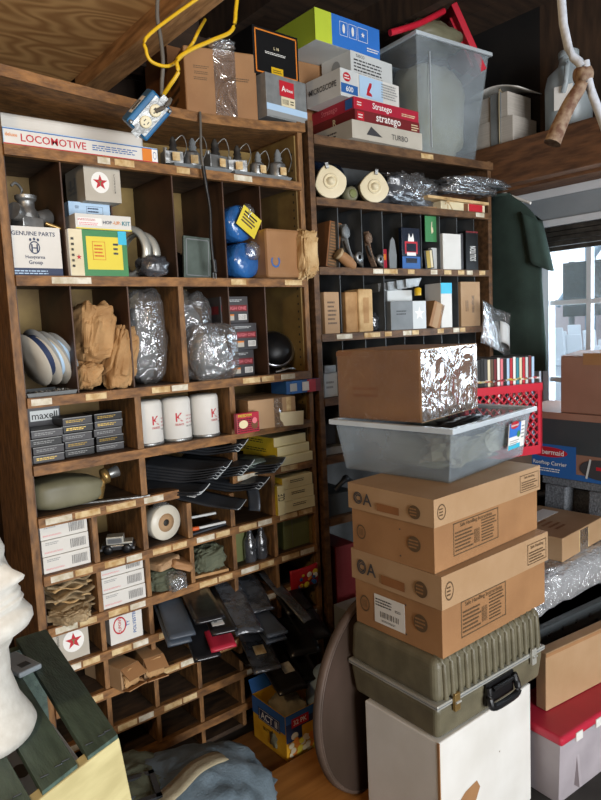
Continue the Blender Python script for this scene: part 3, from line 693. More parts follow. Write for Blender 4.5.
for i, (px0, px1, yb, yt, d) in enumerate(((232, 263, 372, 343, .05), (231, 265.5, 343, 316, .03), (226, 258, 315, 288, .05))):
    ct(FA, 'lamp_box', ('bottom', 'middle', 'top')[i]+' black and red box of the stack of three in the third row', 'box', ((1.35+(.004, .012, -.012)[i]), .118, 1.34+i*.098+(.001*i), .0965), d, .1, 'in2',
       [('F', .5, .85, .9, .1, '==', 'lg', 0, 1), ('F', .5, .56, .94, .24, None, 'dr'), ('F', .5, .56, .86, .2, 'TOUGH ONE', 'pk'), ('F', .3, .2, .34, .2, None, 'boxg'), ('F', .3, .3, .34, .06, None, 'o'), ('F', .78, .22, .3, .22, None, 'w'), ('F', .78, .22, .26, .18, '||', 'k'), ('L', .5, .5, .8, .3, None, 'dr')], g='black and red lamp boxes', snap=False, yaw=(.0, .06, -.03)[i])
b = MB(); b.lathe([(.01, .05), (.05, .045), (.07, .02), (.075, 0), (.07, -.008), (.05, -.004), (.0, .006)], 'blackp', (0, 0, 0), (-.35, -1, .5), 30)
o = tag(b.build('headlamp', None, FA(1.555, .11, 1.34+.088)[0]), 'round black headlamp with a chrome ring, third row at right', 'headlamp')
MB().lathe([(.07, 0), (.079, .0), (.08, .008), (.07, .012)], 'chrome', (0, -.004, -.002), (-.35, -1, .5), 30, caps=False).build('bezel', o)
b = MB(); b.tube([(0, 0, 0), (.05, -.02, .01), (.09, 0, .005), (.06, .04, .008)], .004, 'alu')
tag(b.build('bent_bracket', None, FA(1.50, .03, 1.345)[0]), 'bent metal bracket lying before the round headlamp', 'bracket')

# --- fourth row: cassettes, filters
def cassette(label, x, z, d, col, w=.1, yaw=0.0, wr=False):
    o = ct(FA, 'cassette_box', label, 'cassette', (x, w, z, .0245), d, .1, col, [('F', .5, .5, .8, .4, '==', 'gr' if not wr else 'gold', 0, 2), ('F', .5, .93, 1, .08, None, 'gr')], g='black cassette boxes', snap=False, yaw=yaw, bev=.0015)
    return o
for nm, x, n, y0 in (('left', .617, 4, 0), ('middle', .72, 5, .02), ('right', .825, 5, .03)):
    for i in range(n):
        lv = n-1-i
        cassette('%s cassette of the %s stack of black cassette boxes' % (ORD[lv] if lv else 'topmost', nm), x+.004*math.sin(i*2.3), 1.1374+i*.0252, .02+y0+.004*(i % 2), 'in2' if (i+len(nm)) % 3 else 'k', .094, .04*math.sin(i*1.7), wr=(nm != 'left' and i in (1, 3, 4)) or (nm == 'left' and i == 0))
ct(FA, 'tape_box', 'black and white box printed maxell, behind the left cassette stack', 'box', (0.65, .1, 1.137, .165), .135, .03, 'in2', [('F', .5, .8, .9, .2, None, 'lg'), ('F', .5, .8, .8, .14, 'maxell', 'k'), ('F', .5, .4, .8, .2, '==', 'lg', 0, 3)])
def oil_filter(label, x, d, rot):
    o = empty('oil_filter', label, 'oil filter', FA(x, d, 1.1374)[0], rot, 'white oil filters')
    r = .052
    MB().lathe([(r*.9, 0), (r, .003), (r, .135), (r*.985, .142), (r*.9, .15), (r*.5, .153), (.001, .153)], 'boxw', n=36).build('canister', o)
    MB().lathe([(r*1.0, .0), (r*1.03, .002), (r*1.03, .008), (r*1.0, .01)], 'alu', n=36, caps=False).build('base_ring', o)
    b = MB()
    vs, fs, asp = text_mesh('K')
    def wrap(t, a0, zc, h, m, wmx):
        vs, fs, asp = text_mesh(t); w = min(h*asp, wmx)
        b.add([((r+.0006)*math.sin(a0+x_*w/r), -(r+.0006)*math.cos(a0+x_*w/r), zc+y_*h) for x_, y_ in vs], fs, m)
    wrap('K', -.35, .085, .03, 'r', .03); wrap('KRALINATOR', -.35, .06, .008, 'r', .03)
    for k in range(4): wrap('== = ==', .45, .088-.012*k, .004, 'r' if k < 3 else 'k', .035)
    b.build('printing', o)
    return o
oil_filter('white oil filter furthest left of three in a row', .965, .06, .5)
oil_filter('middle one of three white oil filters, red K facing front', 1.075, .06, .1)
oil_filter('white oil filter furthest right of three in a row', 1.186, .055, .6)
# right part of the fourth row
o = ct(FA, 'shipping_carton', 'brown open cardboard carton sticking out above the yellow boxes', 'carton', (1.409, .2, 1.147, .108), -.06, .24, 'card2', [('F', .85, .5, .1, 1, None, 'tag')], snap=False, yaw=-.12)
o['label'] = 'brown open cardboard carton sticking out above the yellow boxes'
patch(o, 'tape', 'F', .62, .5, .18, 1.0, 'tape')
MB().box(-.045, 0, 0, .045, .003, .055, 'cream').build('flap', o, (.075, -.008, .0), (.25, 0, -.3))
ct(FA, 'cardboard_sleeve', 'blue and red printed packet lying on the open brown carton', 'packet', (1.594, .17, 1.257, .05), -.02, .1, 'b', [('F', .3, .5, .3, 1, None, 'bb'), ('F', .2, .5, .2, .6, None, 'lg'), ('F', .75, .5, .3, 1, None, 'r'), ('F', .93, .5, .15, 1, None, 'dr'), ('F', .55, .5, .2, .7, None, 'w')], snap=False)
ct(FA, 'parts_box', 'small red chequered box with a face and yellow lettering, before the brown carton', 'box', (1.282, .095, 1.147, .072), -.085, .02, 'racered', [('F', .5, .4, .96, .7, '==', 'k', 0, 7), ('F', .28, .45, .4, .4, 'o', 'cr'), ('F', .78, .4, .3, .5, 'o', 'br'), ('F', .78, .58, .22, .3, 'o', 'pk'), ('F', .35, .88, .6, .18, 'FREEDOM', 'y')], snap=False)

# --- fifth row
b = MB()
def tank(p):
    return (p.x, p.y, p.z*(1-.35*max(0, p.x)) if p.z > 0 else p.z)
b.blob((0, 0, .05), (.115, .07, .05), 'olive', e=.55, amp=.03, seed=2, shape=tank, nu=40, nv=24)
tag(b.build('fuel_tank', None, FA(.68, .09, .977)[0], .05), 'olive drab rounded metal tank in the fifth row at left', 'tank')
b = MB(); b.cyl((-.015, 0, .012), (-.01, -.01, .05), .014, 'brass', 14); b.lathe([(.018, 0), (.026, .004), (.026, .02), (.018, .024)], 'brass', (.0, 0, .075), (.9, -.3, .25), 20); b.lathe([(.016, 0), (.02, .03), (.014, .034)], 'alu', (.024, -.008, .082), (.9, -.3, .25), 16); b.tube([(-.01, -.01, .04), (0, -.005, .06), (.01, 0, .08)], .01, 'brass')
tag(b.build('brass_valve', None, FA(.79, .06, .9775)[0], .2), 'brass valve standing upright beside the olive tank', 'valve')
b = MB(); b.plate([(-.11, -.006), (.1, -.014), (.13, -.004), (.13, .006), (.1, .014), (-.11, .006)], .004, 'alu')
tag(b.build('flat_bar', None, FA(.80, .03, .978)[0], (0, 0, -.35)), 'thin flat metal bar lying beside the olive tank', 'metal bar')
b = MB()
for k in (-.09, -.02, .05): b.cyl((k, 0, .003), (k, .006, .011), .004, 'alu', 8)
# yellow boxes
YB = [(.255, .147), ]
for i in range(3):
    ct(FA, 'yellow_box', '%s flat yellow box of the upper stack at the rack end' % ORD[2-i], 'box', (1.545-.006*i, .165, .985+.0365*i, .0355), -.02+.012*i, .24, 'ivbox', [('L', .5, .5, 1, 1, None, 'yelbox'), ('L', .5, .5, .8, .5, '==', 'k', 0, 2), ('F', .5, .5, .5, .3, '==', 'cr', 0, 1)], g='flat yellow boxes', snap=False, yaw=.05)
for i in range(3):
    ct(FA, 'yellow_box', '%s flat yellow box of the lower stack, one shelf below' % ORD[2-i], 'box', (1.55-.004*i, .15, .796+.047*i, .046), -.02, .24, 'ivbox', [('L', .5, .5, 1, 1, None, 'yelbox'), ('L', .5, .5, .8, .5, '==', 'k', 0, 2), ('F', .5, .6, .5, .3, '==', 'k', 0, 1)], g='flat yellow boxes', snap=False)
ct(FA, 'yellow_box', 'yellow box standing upright left of the lower yellow stack', 'box', (1.455, .034, .796, .115), -.025, .2, 'ivbox', [('L', .5, .5, 1, 1, None, 'yelbox'), ('F', .5, .6, .8, .5, 'CLE', 'k', 90), ('L', .5, .7, .8, .3, '==', 'k', 0, 3)], g='flat yellow boxes', snap=False)
b = MB(); b.blob((0, 0, .022), (.08, .06, .022), 'plate', e=.8, amp=.15, seed=3); b.tube([(.05, 0, .03), (.09, -.02, .035), (.12, -.03, .02)], .008, 'plate')
tag(b.build('rubber_gasket', None, FA(1.37, .05, .9853)[0], -.3), 'grey-green rubber gasket left of the upper yellow boxes', 'gasket')

# --- sixth row
for i in range(3):
    ct(FA, 'white_carton', '%s white barcoded carton of the stack in the sixth row, far left' % ORD[2-i], 'box', (.642, .146, .796+.0515*i, .0505), .01+.003*i, .14, 'boxw', [('F', .25, .78, .34, .2, '==', 'gr', 0, 2), ('F', .3, .25, .5, .1, '==', 'pk', 0, 1), ('F', .76, .5, .32, .55, '||', 'in2')], g='white barcoded cartons', snap=False)
for i in range(3):
    ct(FA, 'white_carton', '%s white barcoded carton of the stack in the seventh row' % ORD[2-i], 'box', (.813, .15, .632+.0505*i, .0495), .0+.003*i, .14, 'boxw', [('F', .25, .78, .34, .2, '==', 'gr', 0, 2), ('F', .3, .25, .5, .1, '==', 'pk', 0, 1), ('F', .76, .5, .32, .55, '||', 'in2')], g='white barcoded cartons', snap=False)
o = empty('toy_car', 'small chrome and black model car in the sixth row, right of the white cartons', 'toy car', FA(.825, .05, .7965)[0], -.5)
b = MB(); b.box(-.05, -.026, .012, .05, .026, .03, 'steelk'); b.box(-.035, -.022, .03, .02, .022, .055, 'trim'); b.box(.02, -.022, .03, .048, .022, .036, 'trim'); b.box(-.04, -.028, .022, .045, -.026, .028, 'chrome'); b.build('body', o, bevel=.004)
b = MB(); b.box(-.03, -.0235, .034, .015, -.0225, .05, 'chrome'); b.build('window', o)
for x in (-.03, .03):
    for y in (-.028, .028): MB().lathe([(.004, -.006), (.015, -.005), (.015, .005), (.004, .006)], 'blackp', (x, y, .0155), (0, 1, 0), 18).build('wheel', o)
for x in (-.052, .052): MB().box(x-.003, -.03, .012, x+.003, .03, .02, 'chrome').build('bumper', o)
o = empty('tape_roll', 'white roll of tape with a brown core, standing in the sixth row', 'tape', FA(.995, .03, .796+.0635)[0], .15)
MB().lathe([(.022, -.0), (.06, 0), (.062, .004), (.062, .044), (.06, .048), (.022, .048)], 'porc', (0, 0, 0), (0, 1, 0), 40, caps=False).build('tape', o)
MB().lathe([(.012, -.001), (.032, -.001), (.032, .047), (.012, .047), (.012, -.001)], 'card2', (0, 0, 0), (0, 1, 0), 32, caps=False).build('core', o)
b = MB(); b.lathe([(.001, .0), (.013, 0), (.013, .04), (.001, .04)], 'iron', (0, .002, 0), (0, 1, 0), 18); b.build('spindle', o)
mb = MB(); mb.blob((0, .024, .052), (.03, .02, .018), 'bag', e=.8, amp=.3, seed=2, fold=.3); mb.build('plastic_wrap', o)
b = MB(); b.plate([(-.09, -.02), (.09, -.03), (.1, 0), (.08, .03), (-.08, .025)], .006, 'steelg'); 
tag(b.build('flat_tool', None, FA(1.155, .04, .80)[0], (.05, 0, .2)), 'flat grey metal tool on the sixth row, under the blades', 'tool')
def redtool(label, x, d, z, yaw):
    o = empty('red_handled_tool', label, 'tool', FA(x, d, z)[0], yaw, 'red tipped tools')
    MB().tube([(-.05, 0, 0), (.05, 0, .004)], .005, 'lg', 8).build('shaft', o)
    MB().lathe([(.007, 0), (.008, .02), (.006, .024)], 'or2', (-.052, 0, 0), (-1, 0, 0), 12).build('tip', o)
redtool('white rod tool with a red tip, upper one in the sixth row', 1.15, .05, .845, -.3)
redtool('white rod tool with a red tip, lower one in the sixth row', 1.16, .0, .818, -.2)
# --- seventh row
for i in range(9):
    mb = MB(); rnd = random.Random(i); w = rnd.uniform(.055, .07)
    sd = i*2.1
    mb.sheet(lambda u, v: ((u-.5)*2*w, (v-.5)*.16, .006*math.sin(u*9+sd)+.006*noise.noise(Vector((u*3+sd, v*3, sd)))), 14, 10, 'leather' if i % 3 else 'kraftl', t=.004)
    o = mb.build('leather_scrap', None, FA(.648+.006*math.sin(i*3), .09+.01*math.cos(i*2), .648+.0135*i)[0], rnd.uniform(-.3, .3))
    tag(o, 'flattened tan paper pouch in the pile below the white cartons, %s' % ('topmost' if i == 8 else 'lowest' if i == 0 else ['', 'second', 'third', 'fourth', 'fifth', 'sixth', 'seventh', 'eighth'][i]+' from the bottom'), 'pouch', 'pile of tan pouches')
for i in range(2):
    mb = MB(); mb.blob((0, 0, .02), (.03, .05, .02), 'leather', e=.6, amp=.2, seed=i+20, fold=.3, smooth=False)
    tag(mb.build('leather_scrap', None, FA(.61+.055*i, .0, .633)[0], .5-.9*i), ('crumpled tan pouch at lower left of the pouch pile', 'curled brown pouch in front of the pouch pile')[i], 'pouch', 'pile of tan pouches')
mb = MB(); mb.blob((0, 0, .035), (.06, .08, .036), 'canvaso', e=.6, amp=.2, seed=31, fold=.35, smooth=False)
tag(mb.build('cloth_pouch', None, FA(.965, .08, .6325)[0]), 'olive cloth pouch at left of the seventh row middle hole', 'pouch')
mb = MB(); mb.blob((0, 0, .03), (.035, .05, .03), 'bagd', e=.6, amp=.2, seed=33, fold=.3)
tag(mb.build('plastic_bag', None, FA(.995, -.0, .6325)[0]), 'clear plastic bag of small parts below the tape roll', 'bag')
mb = MB(); mb.blob((0, 0, .018), (.05, .06, .016), 'card2', e=.35, amp=.08, seed=35, smooth=False)
tag(mb.build('cardboard_packet', None, FA(.97, .05, .632+.075)[0], (.0, -.1, .3)), 'tan cardboard packet on top of the olive cloth pouch', 'packet')
mb = MB(); mb.blob((0, 0, .018), (.04, .05, .015), 'card', e=.35, amp=.08, seed=36, smooth=False)
tag(mb.build('cardboard_packet', None, FA(1.02, .02, .632+.062)[0], (0, .45, -.2)), 'tan cardboard packet leaning right of the olive cloth pouch', 'packet')
for i, (mm, dz, lab) in enumerate((('kraft', 0, 'brown paper sheet under the folded olive hat'), ('canvaso', .012, 'folded olive canvas hat in the seventh row, right of the pouches'))):
    mb = MB()
    if i == 0: mb.box(-.075, -.05, 0, .07, .08, .01, mm)
    else: mb.blob((0, 0, .045), (.06, .07, .045), mm, e=.6, amp=.2, seed=41, fold=.3, smooth=False)
    tag(mb.build(('paper_sheet', 'canvas_hat')[i], None, FA(1.155, .06, .6325+dz)[0], -.15), lab, ('paper', 'hat')[i])
ct(FA, 'green_tin', 'plain grey-green box beside the two dark bottles, seventh row', 'box', (1.318, .075, .632, .14), .05, .12, 'greenbox', [])
for i in range(2):
    b = MB(); b.lathe([(.022, 0), (.024, .004), (.024, .08), (.014, .1), (.011, .115), (.013, .125)], 'bagk', n=18)
    tag(b.build('dark_bottle', None, FA(1.335+.052*i, .03, .6325)[0]), ('left', 'right')[i]+' one of two dark wrapped bottles in the seventh row', 'bottle', 'dark wrapped bottles')
ct(FA, 'green_tin', 'wide olive green metal box at the right end of the seventh row', 'box', (1.571, 0.148, 0.646, 0.131), .03, .18, 'greenbox', [('F', .3, .5, .03, .9, None, 'olive')])
# --- eighth row
ct(FA, 'star_box', 'small grey box with a red star in a white disc, low left in the rack', 'box', (0.627, 0.12, 0.5, 0.115), .01, .12, 'boxg', [('F', .6, .52, .56, .62, 'o', 'w'), ('F', .6, .52, .42, .48, '*', 'r'), ('F', .6, .5, .1, .14, 'T', 'g'), ('F', .2, .5, .6, .1, 'MOTOR PRODUCTS', 'in2', 90)])
ct(FA, 'white_carton', 'white box with a red oval printed DUPONT, right of the low star box', 'box', (0.815, 0.113, 0.511, 0.108), .01, .12, 'boxw', [('F', .3, .5, .4, .5, 'O', 'r'), ('F', .3, .5, .46, .16, 'DUPONT', 'r', 90), ('F', .55, .5, .3, .1, 'TY', 'b', 90), ('F', .75, .5, .7, .12, 'POLYESTER', 'b', 90)], yaw=0)
for i, (x, yw) in enumerate(((.79, .25), (.875, -.1))):
    o = ct(FA, 'open_carton', ('left', 'right')[i]+' one of two small open brown cartons poking out of the low row', 'carton', (x, .07, .37, .075), -.05, .2, 'card2', [], snap=False, yaw=yw)
    b = MB(); b.blob((0, 0, 0), (.03, .006, .03), 'kraft', e=.5, amp=.25, seed=50+i, fold=.4, smooth=False, flat=False); b.build('torn_end', o, (.0, -.008, .04))
    MB().box(-.035, -.05, 0, .035, 0, .003, 'card').build('flap', o, (0, 0, .072), (.5, 0, 0)); MB().box(-.035, -.04, 0, .035, 0, .003, 'card').build('flap', o, (0, 0, .002), (-.25, 0, 0))

# ---------------------------------------------------------------- mower blades and black sleeves
def slab(name, label, cat, P0, P1, w, t, m, g=None, wing=0.0, wav=0.0, seed=0, up=(0, 0, 1)):
    if cat == 'blade': up = (-.05, -.45, 1)
    P0 = Vector(P0); P1 = Vector(P1); ax = (P1-P0); L = ax.length; ax.normalize()
    wd_ = Vector(up).cross(ax).normalized(); nz_ = ax.cross(wd_)
    R = Matrix((ax, wd_, nz_)).transposed()
    so = Vector((seed*3.7, seed*1.3, 0))
    def fn(u, v):
        z = t+wav*noise.noise(Vector((u*L*14, v*w*14, 0))+so)
        if wing and u > .6: k = (u-.6)/.4; z += wing*k*max(0, (.45-v)/.45)**1.5+wing*.35*k*k
        return (u*L, (v-.5)*w, z)
    mb = MB(); mb.sheet(fn, 12, 6, m, t=t)
    if wing:
        e = [fn(1.0, j/6) for j in range(7)]
        mb.add([(x+.0006, y, z) for x, y, z in e]+[(x+.0006, y, z-t) for x, y, z in e], [(j, 7+j, 8+j, j+1) for j in range(6)], 'lg')
    o = mb.build(name, None, P0, R.to_euler()[:] and tuple(R.to_euler()))
    tag(o, label, cat, g); o['L'] = L
    return o
def pile(base, n, P0, P1, w, wing, dz, m='steelk', fan=.008, lab=''):
    for i in range(n):
        q = Vector((fan*i, -fan*.6*i-dz*i*.4, dz*i)); 
        lv = n-1-i
        slab('mower_blade', '%s black mower blade of the %s' % (ORD[lv] if n > 1 else 'single', lab), 'blade', Vector(P0)+q, Vector(P1)+q, w, .005, m if i < n-1 else ('steelk' if lab != 'pile at the right' else 'steelk'), 'black mower blades', wing)
def tip(n, T, L, w, wing, dz, lab, dx=.55, up=.0):
    T = Vector(T); dv = Vector((dx, -.8, -.10)).normalized()
    pile('', n, T-dv*L, T, w, wing, dz, lab=lab, fan=.006)
tip(2, (1.10, 1.95, .955), .30, .085, .014, .008, 'low pair left in the wide hole')
tip(5, (1.165, 1.95, .99), .32, .09, .026, .0098, 'left pile in the wide middle hole', dx=.62)
tip(3, (1.28, 1.98, 1.066), .30, .09, .026, .0105, 'top pile under the oil filters', dx=.6)
tip(4, (1.27, 1.95, .985), .28, .085, .024, .0105, 'centre pile of the wide hole')
tip(3, (1.33, 1.93, .925), .28, .085, .024, .0105, 'pile leaning low before the centre pile', dx=.5)
tip(4, (1.42, 1.955, .972), .25, .08, .018, .0105, 'right pile nearest the gasket', dx=.6)
o = slab('mower_blade', 'single black mower blade with a white paper label, low in the middle hole', 'blade', (1.04, 2.12, .955), (1.215, 1.885, .895), .085, .004, 'steelk', 'black mower blades', .012)
b = MB(); b.box(.07, -.022, .009, .13, .024, .0098, 'w'); 
for k in range(3): b.box(.08, -.016+.011*k, .0098, .12-.01*(k % 2), -.011+.011*k, .0101, 'gr')
b.build('label', o)['label'] = 'white paper label'
b = MB()
b.sheet(lambda u, v: (.03*math.sin(u*2.2), v*.05, .1*math.cos(u*2.2)*.6), 12, 4, 'steelg', t=.004)
tag(b.build('curved_blade', None, (1.31, 1.93, .88), (0, 0, .5)), 'grey curved blade hanging below the right pile of blades', 'blade')

def sl(label, p0, p1, w, m, g='black blade sleeves', wav=.004, t=.008, seed=0, name='blade_sleeve'):
    return slab(name, label, 'sleeve', p0, p1, w, t, m, g, 0, wav, seed)
sl('grey sleeve pointing down at the left end of the sleeve pile', (0.996, 2.08, 0.601), (0.932, 1.84, 0.529), .085, 'sleeveg', seed=1, wav=.001)
sl('second grey sleeve just under the left grey one', (0.979, 2.07, 0.587), (0.93, 1.86, 0.499), .08, 'sleeveg', seed=2, wav=.001)
sl('wide matt black sleeve right of the grey pair', (1.097, 2.1, 0.612), (1.016, 1.8, 0.569), .1, 'sleeve', seed=3, wav=.001)
o = sl('black sleeve with a white printed label on its tip, above the red one', (1.133, 2.05, 0.57), (1.037, 1.75, 0.539), .085, 'sleeve', seed=4, wav=.001)
L = o['L']; b = MB(); b.box(L*.6, -.03, .0086, L*.86, .01, .0094, 'w'); b.box(L*.64, -.02, .0094, L*.8, -.01, .0098, 'gr'); b.box(L*.64, -.004, .0094, L*.76, .004, .0098, 'gr'); b.build('label', o)
sl('red wrapped sleeve poking out below the labelled black one', (1.12, 2, 0.513), (1.047, 1.78, 0.469), .085, 'racered', seed=5, wav=.004)
sl('lowest black sleeve drooping under the red one', (1.048, 2, 0.528), (0.996, 1.8, 0.446), .09, 'sleeve', seed=6)
sl('wrinkled shiny black sleeve in the middle of the pile', (1.238, 2.08, 0.569), (1.164, 1.8, 0.477), .1, 'bagk', seed=7, wav=.012)
sl('second wrinkled shiny black sleeve, further back and higher', (1.34, 2.12, 0.549), (1.286, 1.9, 0.485), .1, 'bagk', seed=8, wav=.012)
sl('grey blade sleeve with a bent end, right of the wrinkled ones', (1.31, 2, 0.469), (1.246, 1.75, 0.46), .075, 'sleeveg', seed=9, wav=.002)
sl('second grey blade sleeve nested below the bent one', (1.317, 2, 0.443), (1.247, 1.76, 0.434), .075, 'sleeveg', seed=10, wav=.002)
sl('long narrow black sleeve slanting across the right of the pile', (1.419, 2.08, 0.551), (1.451, 1.84, 0.413), .05, 'bagk', seed=11, wav=.006)
sl('broad black sleeve behind the long narrow one', (1.487, 2.12, 0.538), (1.461, 1.9, 0.429), .11, 'sleeve', seed=12)
sl('broad black sleeve lying lowest at the right post', (1.528, 2.08, 0.444), (1.495, 1.84, 0.326), .12, 'sleeve', seed=13)
sl('black sleeve hanging right of the grey bent ones', (1.487, 2.05, 0.398), (1.403, 1.8, 0.315), .12, 'sleeve', seed=14)
o = sl('black sleeve with a small tan label, above the popcorn carton', (1.311, 2.05, 0.388), (1.217, 1.78, 0.328), .1, 'bagk', seed=15, wav=.006)
L = o['L']; b = MB(); b.box(L*.55, -.02, .012, L*.72, .02, .0128, 'tag'); b.build('label', o)
o = sl('lowest black sleeve with a pale label, dipping into the popcorn carton', (1.332, 1.98, 0.312), (1.28, 1.72, 0.255), .11, 'sleeve', seed=16)
L = o['L']; b = MB(); b.box(L*.5, .005, .012, L*.7, .045, .0128, 'tagw'); b.build('label', o)
sl('black sleeve tip right of the one dipping into the popcorn carton', (1.457, 2, 0.282), (1.391, 1.78, 0.223), .1, 'sleeve', seed=17)
for i, (q0, q1) in enumerate((((238, 642), (262, 660)), ((268, 628), (296, 655)))):
    sl(('dull black sleeve filling the hole below the middle of the pile', 'dull black sleeve filling the hole below the right of the pile')[i], *(((1.301, 2.1, 0.3), (1.274, 1.9, 0.297)) if i == 0 else ((1.447, 2.1, 0.309), (1.432, 1.9, 0.266))), .12, 'sleeve', seed=20+i)
# bright candy-like packet
mb = MB(); mb.sheet(lambda u, v: ((u-.5)*.13, -.012*math.sin(PI*u)*math.sin(PI*v)-.004, (v-.5)*.085), 14, 10, 'r', t=.01)
o = tag(mb.build('snack_packet', None, (1.551, 1.98, 0.521), (.1, -.05, -.1)), 'bright red packet with blue and yellow shapes, right end below the green box', 'packet')
b = MB(); rnd = random.Random(4)
for i in range(16):
    u = rnd.uniform(-.045, .05); v = rnd.uniform(-.03, .03); r = rnd.uniform(.006, .013)
    b.lathe([(r, 0), (r*.6, .002)], ('y', 'b', 'w', 'b', 'o')[i % 5], (u, -.0165-.0003*i, v), (0, -1, 0), 10)
b.build('printed_motif', o)

# ---------------------------------------------------------------- things standing on top of the racks
o = ct(FA, 'shipping_carton', 'big scuffed brown carton with shiny tape, on top of the left rack', 'carton', (1.345, .27, 2.262, .245), .06, .26, 'card', [('F', .25, .72, .26, .05, '==', 'ik', 0, 1), ('F', .25, .64, .24, .05, '==', 'ik', 0, 1), ('F', .22, .56, .2, .05, '==', 'ik', 0, 1), ('F', .78, .6, .26, .06, '==', 'ik', 0, 1), ('L', .5, .5, .5, .4, '==', 'ik', 0, 3)], snap=False, yaw=-.25, bev=.006)
patch(o, 'tape', 'F', .55, .5, .3, 1.0, 'tape'); mb = MB(); mb.blob((0, 0, .012), (.06, .09, .012), 'bag', e=.6, amp=.3, seed=6); mb.build('torn_tape', o, (.0, .05, .246))
o2 = ct(FA, 'shipping_carton', 'dim brown carton standing behind the big taped one on the left rack', 'carton', (1.5, .34, 2.285, .36), .0, .2, 'cardd', [], snap=False); o2.location.y = 2.42; o2.location.z = 2.2855
o = ct(FA, 'lamp_carton', 'grey ribbed box with a red label printed A Nissei, atop the left rack', 'box', (1.592, .205, 2.2845, .155), .0, .2, 'silver',
   [('F', .5, .18, 1, .26, None, 'lb'), ('F', .5, .1, 1, .12, None, 'gr'), ('F', .5, .72, .36, .36, None, 'r'), ('F', .42, .72, .1, .24, 'A', 'w'), ('F', .56, .7, .18, .11, 'Nissei', 'w'), ('F', .52, .42, .34, .22, None, 'cream'), ('F', .46, .42, .16, .12, '||', 'k'), ('F', .62, .42, .1, .12, '==', 'k', 0, 2)], snap=False, yaw=.08)
b = MB()
ct(FA, 'speaker_box', 'glossy black box with an orange label, stacked on the grey ribbed box', 'box', (1.575, .215, 2.441, .17), .03, .22, 'blackp',
   [('F', .5, .5, .92, .9, '[]', 'o'), ('F', .5, .62, .3, .06, 'L 18', 'cr'), ('F', .5, .5, .5, .06, '==', 'w', 0, 1), ('F', .5, .14, .26, .16, None, 'yel'), ('F', .5, .14, .2, .08, '==', 'k', 0, 1)], snap=False, yaw=.02)
zt = 2.2505
def gb(label, u, w, z, h, d, dp, m, pr, yaw=0.0, name='game_box', cat='box'): return ct(FB, name, label, cat, (u, w, z, h), d, dp, m, pr, snap=False, yaw=yaw)
gb('lower of two dark red board game boxes printed stratego, on the right rack', .415, .40, 2.2505, .055, .05, .24, 'boxw', [('F', .5, .55, 1, .9, None, 'racered')], -.0).hide_render = False
bpy.data.objects.remove([q for q in COL.objects if q.name == 'game_box'][0])
SY = .05
gb('pale long carton with black arrows lying under the two red game boxes', .40, .41, 2.2505, .07, -.03, .26, 'boxg', [('F', .3, .55, .22, .5, 'poly', 'in2', 0, [(0, 0), (.3, 1), (1, 0)]), ('F', .66, .45, .24, .34, 'TURBO', 'in2'), ('L', .4, .5, .6, .4, '==', 'in2', 0, 2)], .05, 'long_carton', 'carton')
gb('lower of the two red board game boxes printed Stratego', .42, .385, 2.3212, .05, -.01, .27, 'dr', [('F', .5, .5, .99, .84, None, 'dr'), ('F', .5, .52, .72, .72, 'stratego', 'w'), ('F', .08, .5, .1, .7, None, 'r'), ('F', .08, .5, .07, .4, '==', 'w', 0, 2), ('F', .92, .5, .12, .6, '==', 'cr', 0, 3), ('L', .55, .5, .3, .5, 'R', 'cr')], .06)
gb('upper of the two red board game boxes printed Stratego', .42, .385, 2.3718, .048, -.005, .27, 'racered', [('F', .42, .5, .5, .66, 'Stratego', 'w'), ('F', .08, .5, .1, .7, None, 'r'), ('F', .08, .5, .07, .4, '==', 'w', 0, 2), ('F', .84, .4, .24, .3, '==', 'cr', 0, 2), ('L', .45, .5, .8, .6, 'Stratego', 'pk'), ('L', .9, .5, .16, .8, None, 'b')], .06)
ct(FB, 'microscope_box', 'white and blue box with a red microscope picture, atop the red games', 'box', (.355, .36, 2.4203, .105), .02, .2, 'boxw', [('F', .14, .5, .27, 1, None, 'lg'), ('F', .14, .3, .27, .35, None, 'b'), ('F', .14, .3, .2, .2, '600', 'w'), ('F', .1, .72, .12, .34, 'o', 'r'), ('F', .1, .72, .08, .2, '==', 'w', 0, 2), ('F', .5, .55, .4, .8, None, 'lb'), ('F', .46, .5, .1, .5, 'poly', 'r', 0, [(0, 0), (1, 0), (.9, .2), (.5, .3), (.9, .7), (1, 1), (.6, 1), (.2, .5)]), ('F', .82, .6, .3, .6, '==', 'gr', 0, 6), ('L', .5, .5, .8, .4, 'MICROSCOPE', 'in2')], snap=False, yaw=.12)
ct(FB, 'microscope_box', 'grey box with black printed lines, headed TASCO, behind the microscope picture box', 'box', (.40, .26, 2.5256, .1), .06, .17, 'lg', [('F', .22, .86, .36, .12, 'TASCO', 'in2'), ('F', .5, .42, .86, .66, '==', 'in2', 0, 5), ('L', .5, .5, .3, .6, 'o', 'gr')], snap=False, yaw=.12)
ct(FB, 'flat_carton', 'lime green and blue printed box, highest of the pile left of the clear bin', 'box', (.27, .36, 2.626, .12), .05, .3, 'lg', [('L', .5, .5, 1, 1, None, 'lm'), ('F', .12, .5, .25, 1, None, 'lm'), ('F', .62, .5, .76, 1, None, 'bb'), ('F', .42, .62, .12, .45, '[]', 'w'), ('F', .56, .62, .12, .45, '[]', 'w'), ('F', .72, .62, .16, .45, '[]', 'w'), ('F', .42, .62, .04, .3, 'o', 'w'), ('F', .56, .62, .04, .3, 'o', 'w'), ('F', .72, .62, .08, .2, '*', 'w'), ('F', .88, .2, .2, .16, '==', 'w', 0, 2)], snap=False, yaw=.08)
b = MB(); b.box(-.19, 0, 0, .12, .2, .112, 'card')
tag(b.build('filler_carton', None, FB(.30, .23, 2.5128)[0], -BA, bevel=.003), 'brown carton under the lime green box, behind the microscope boxes', 'carton').location.z = 2.5126
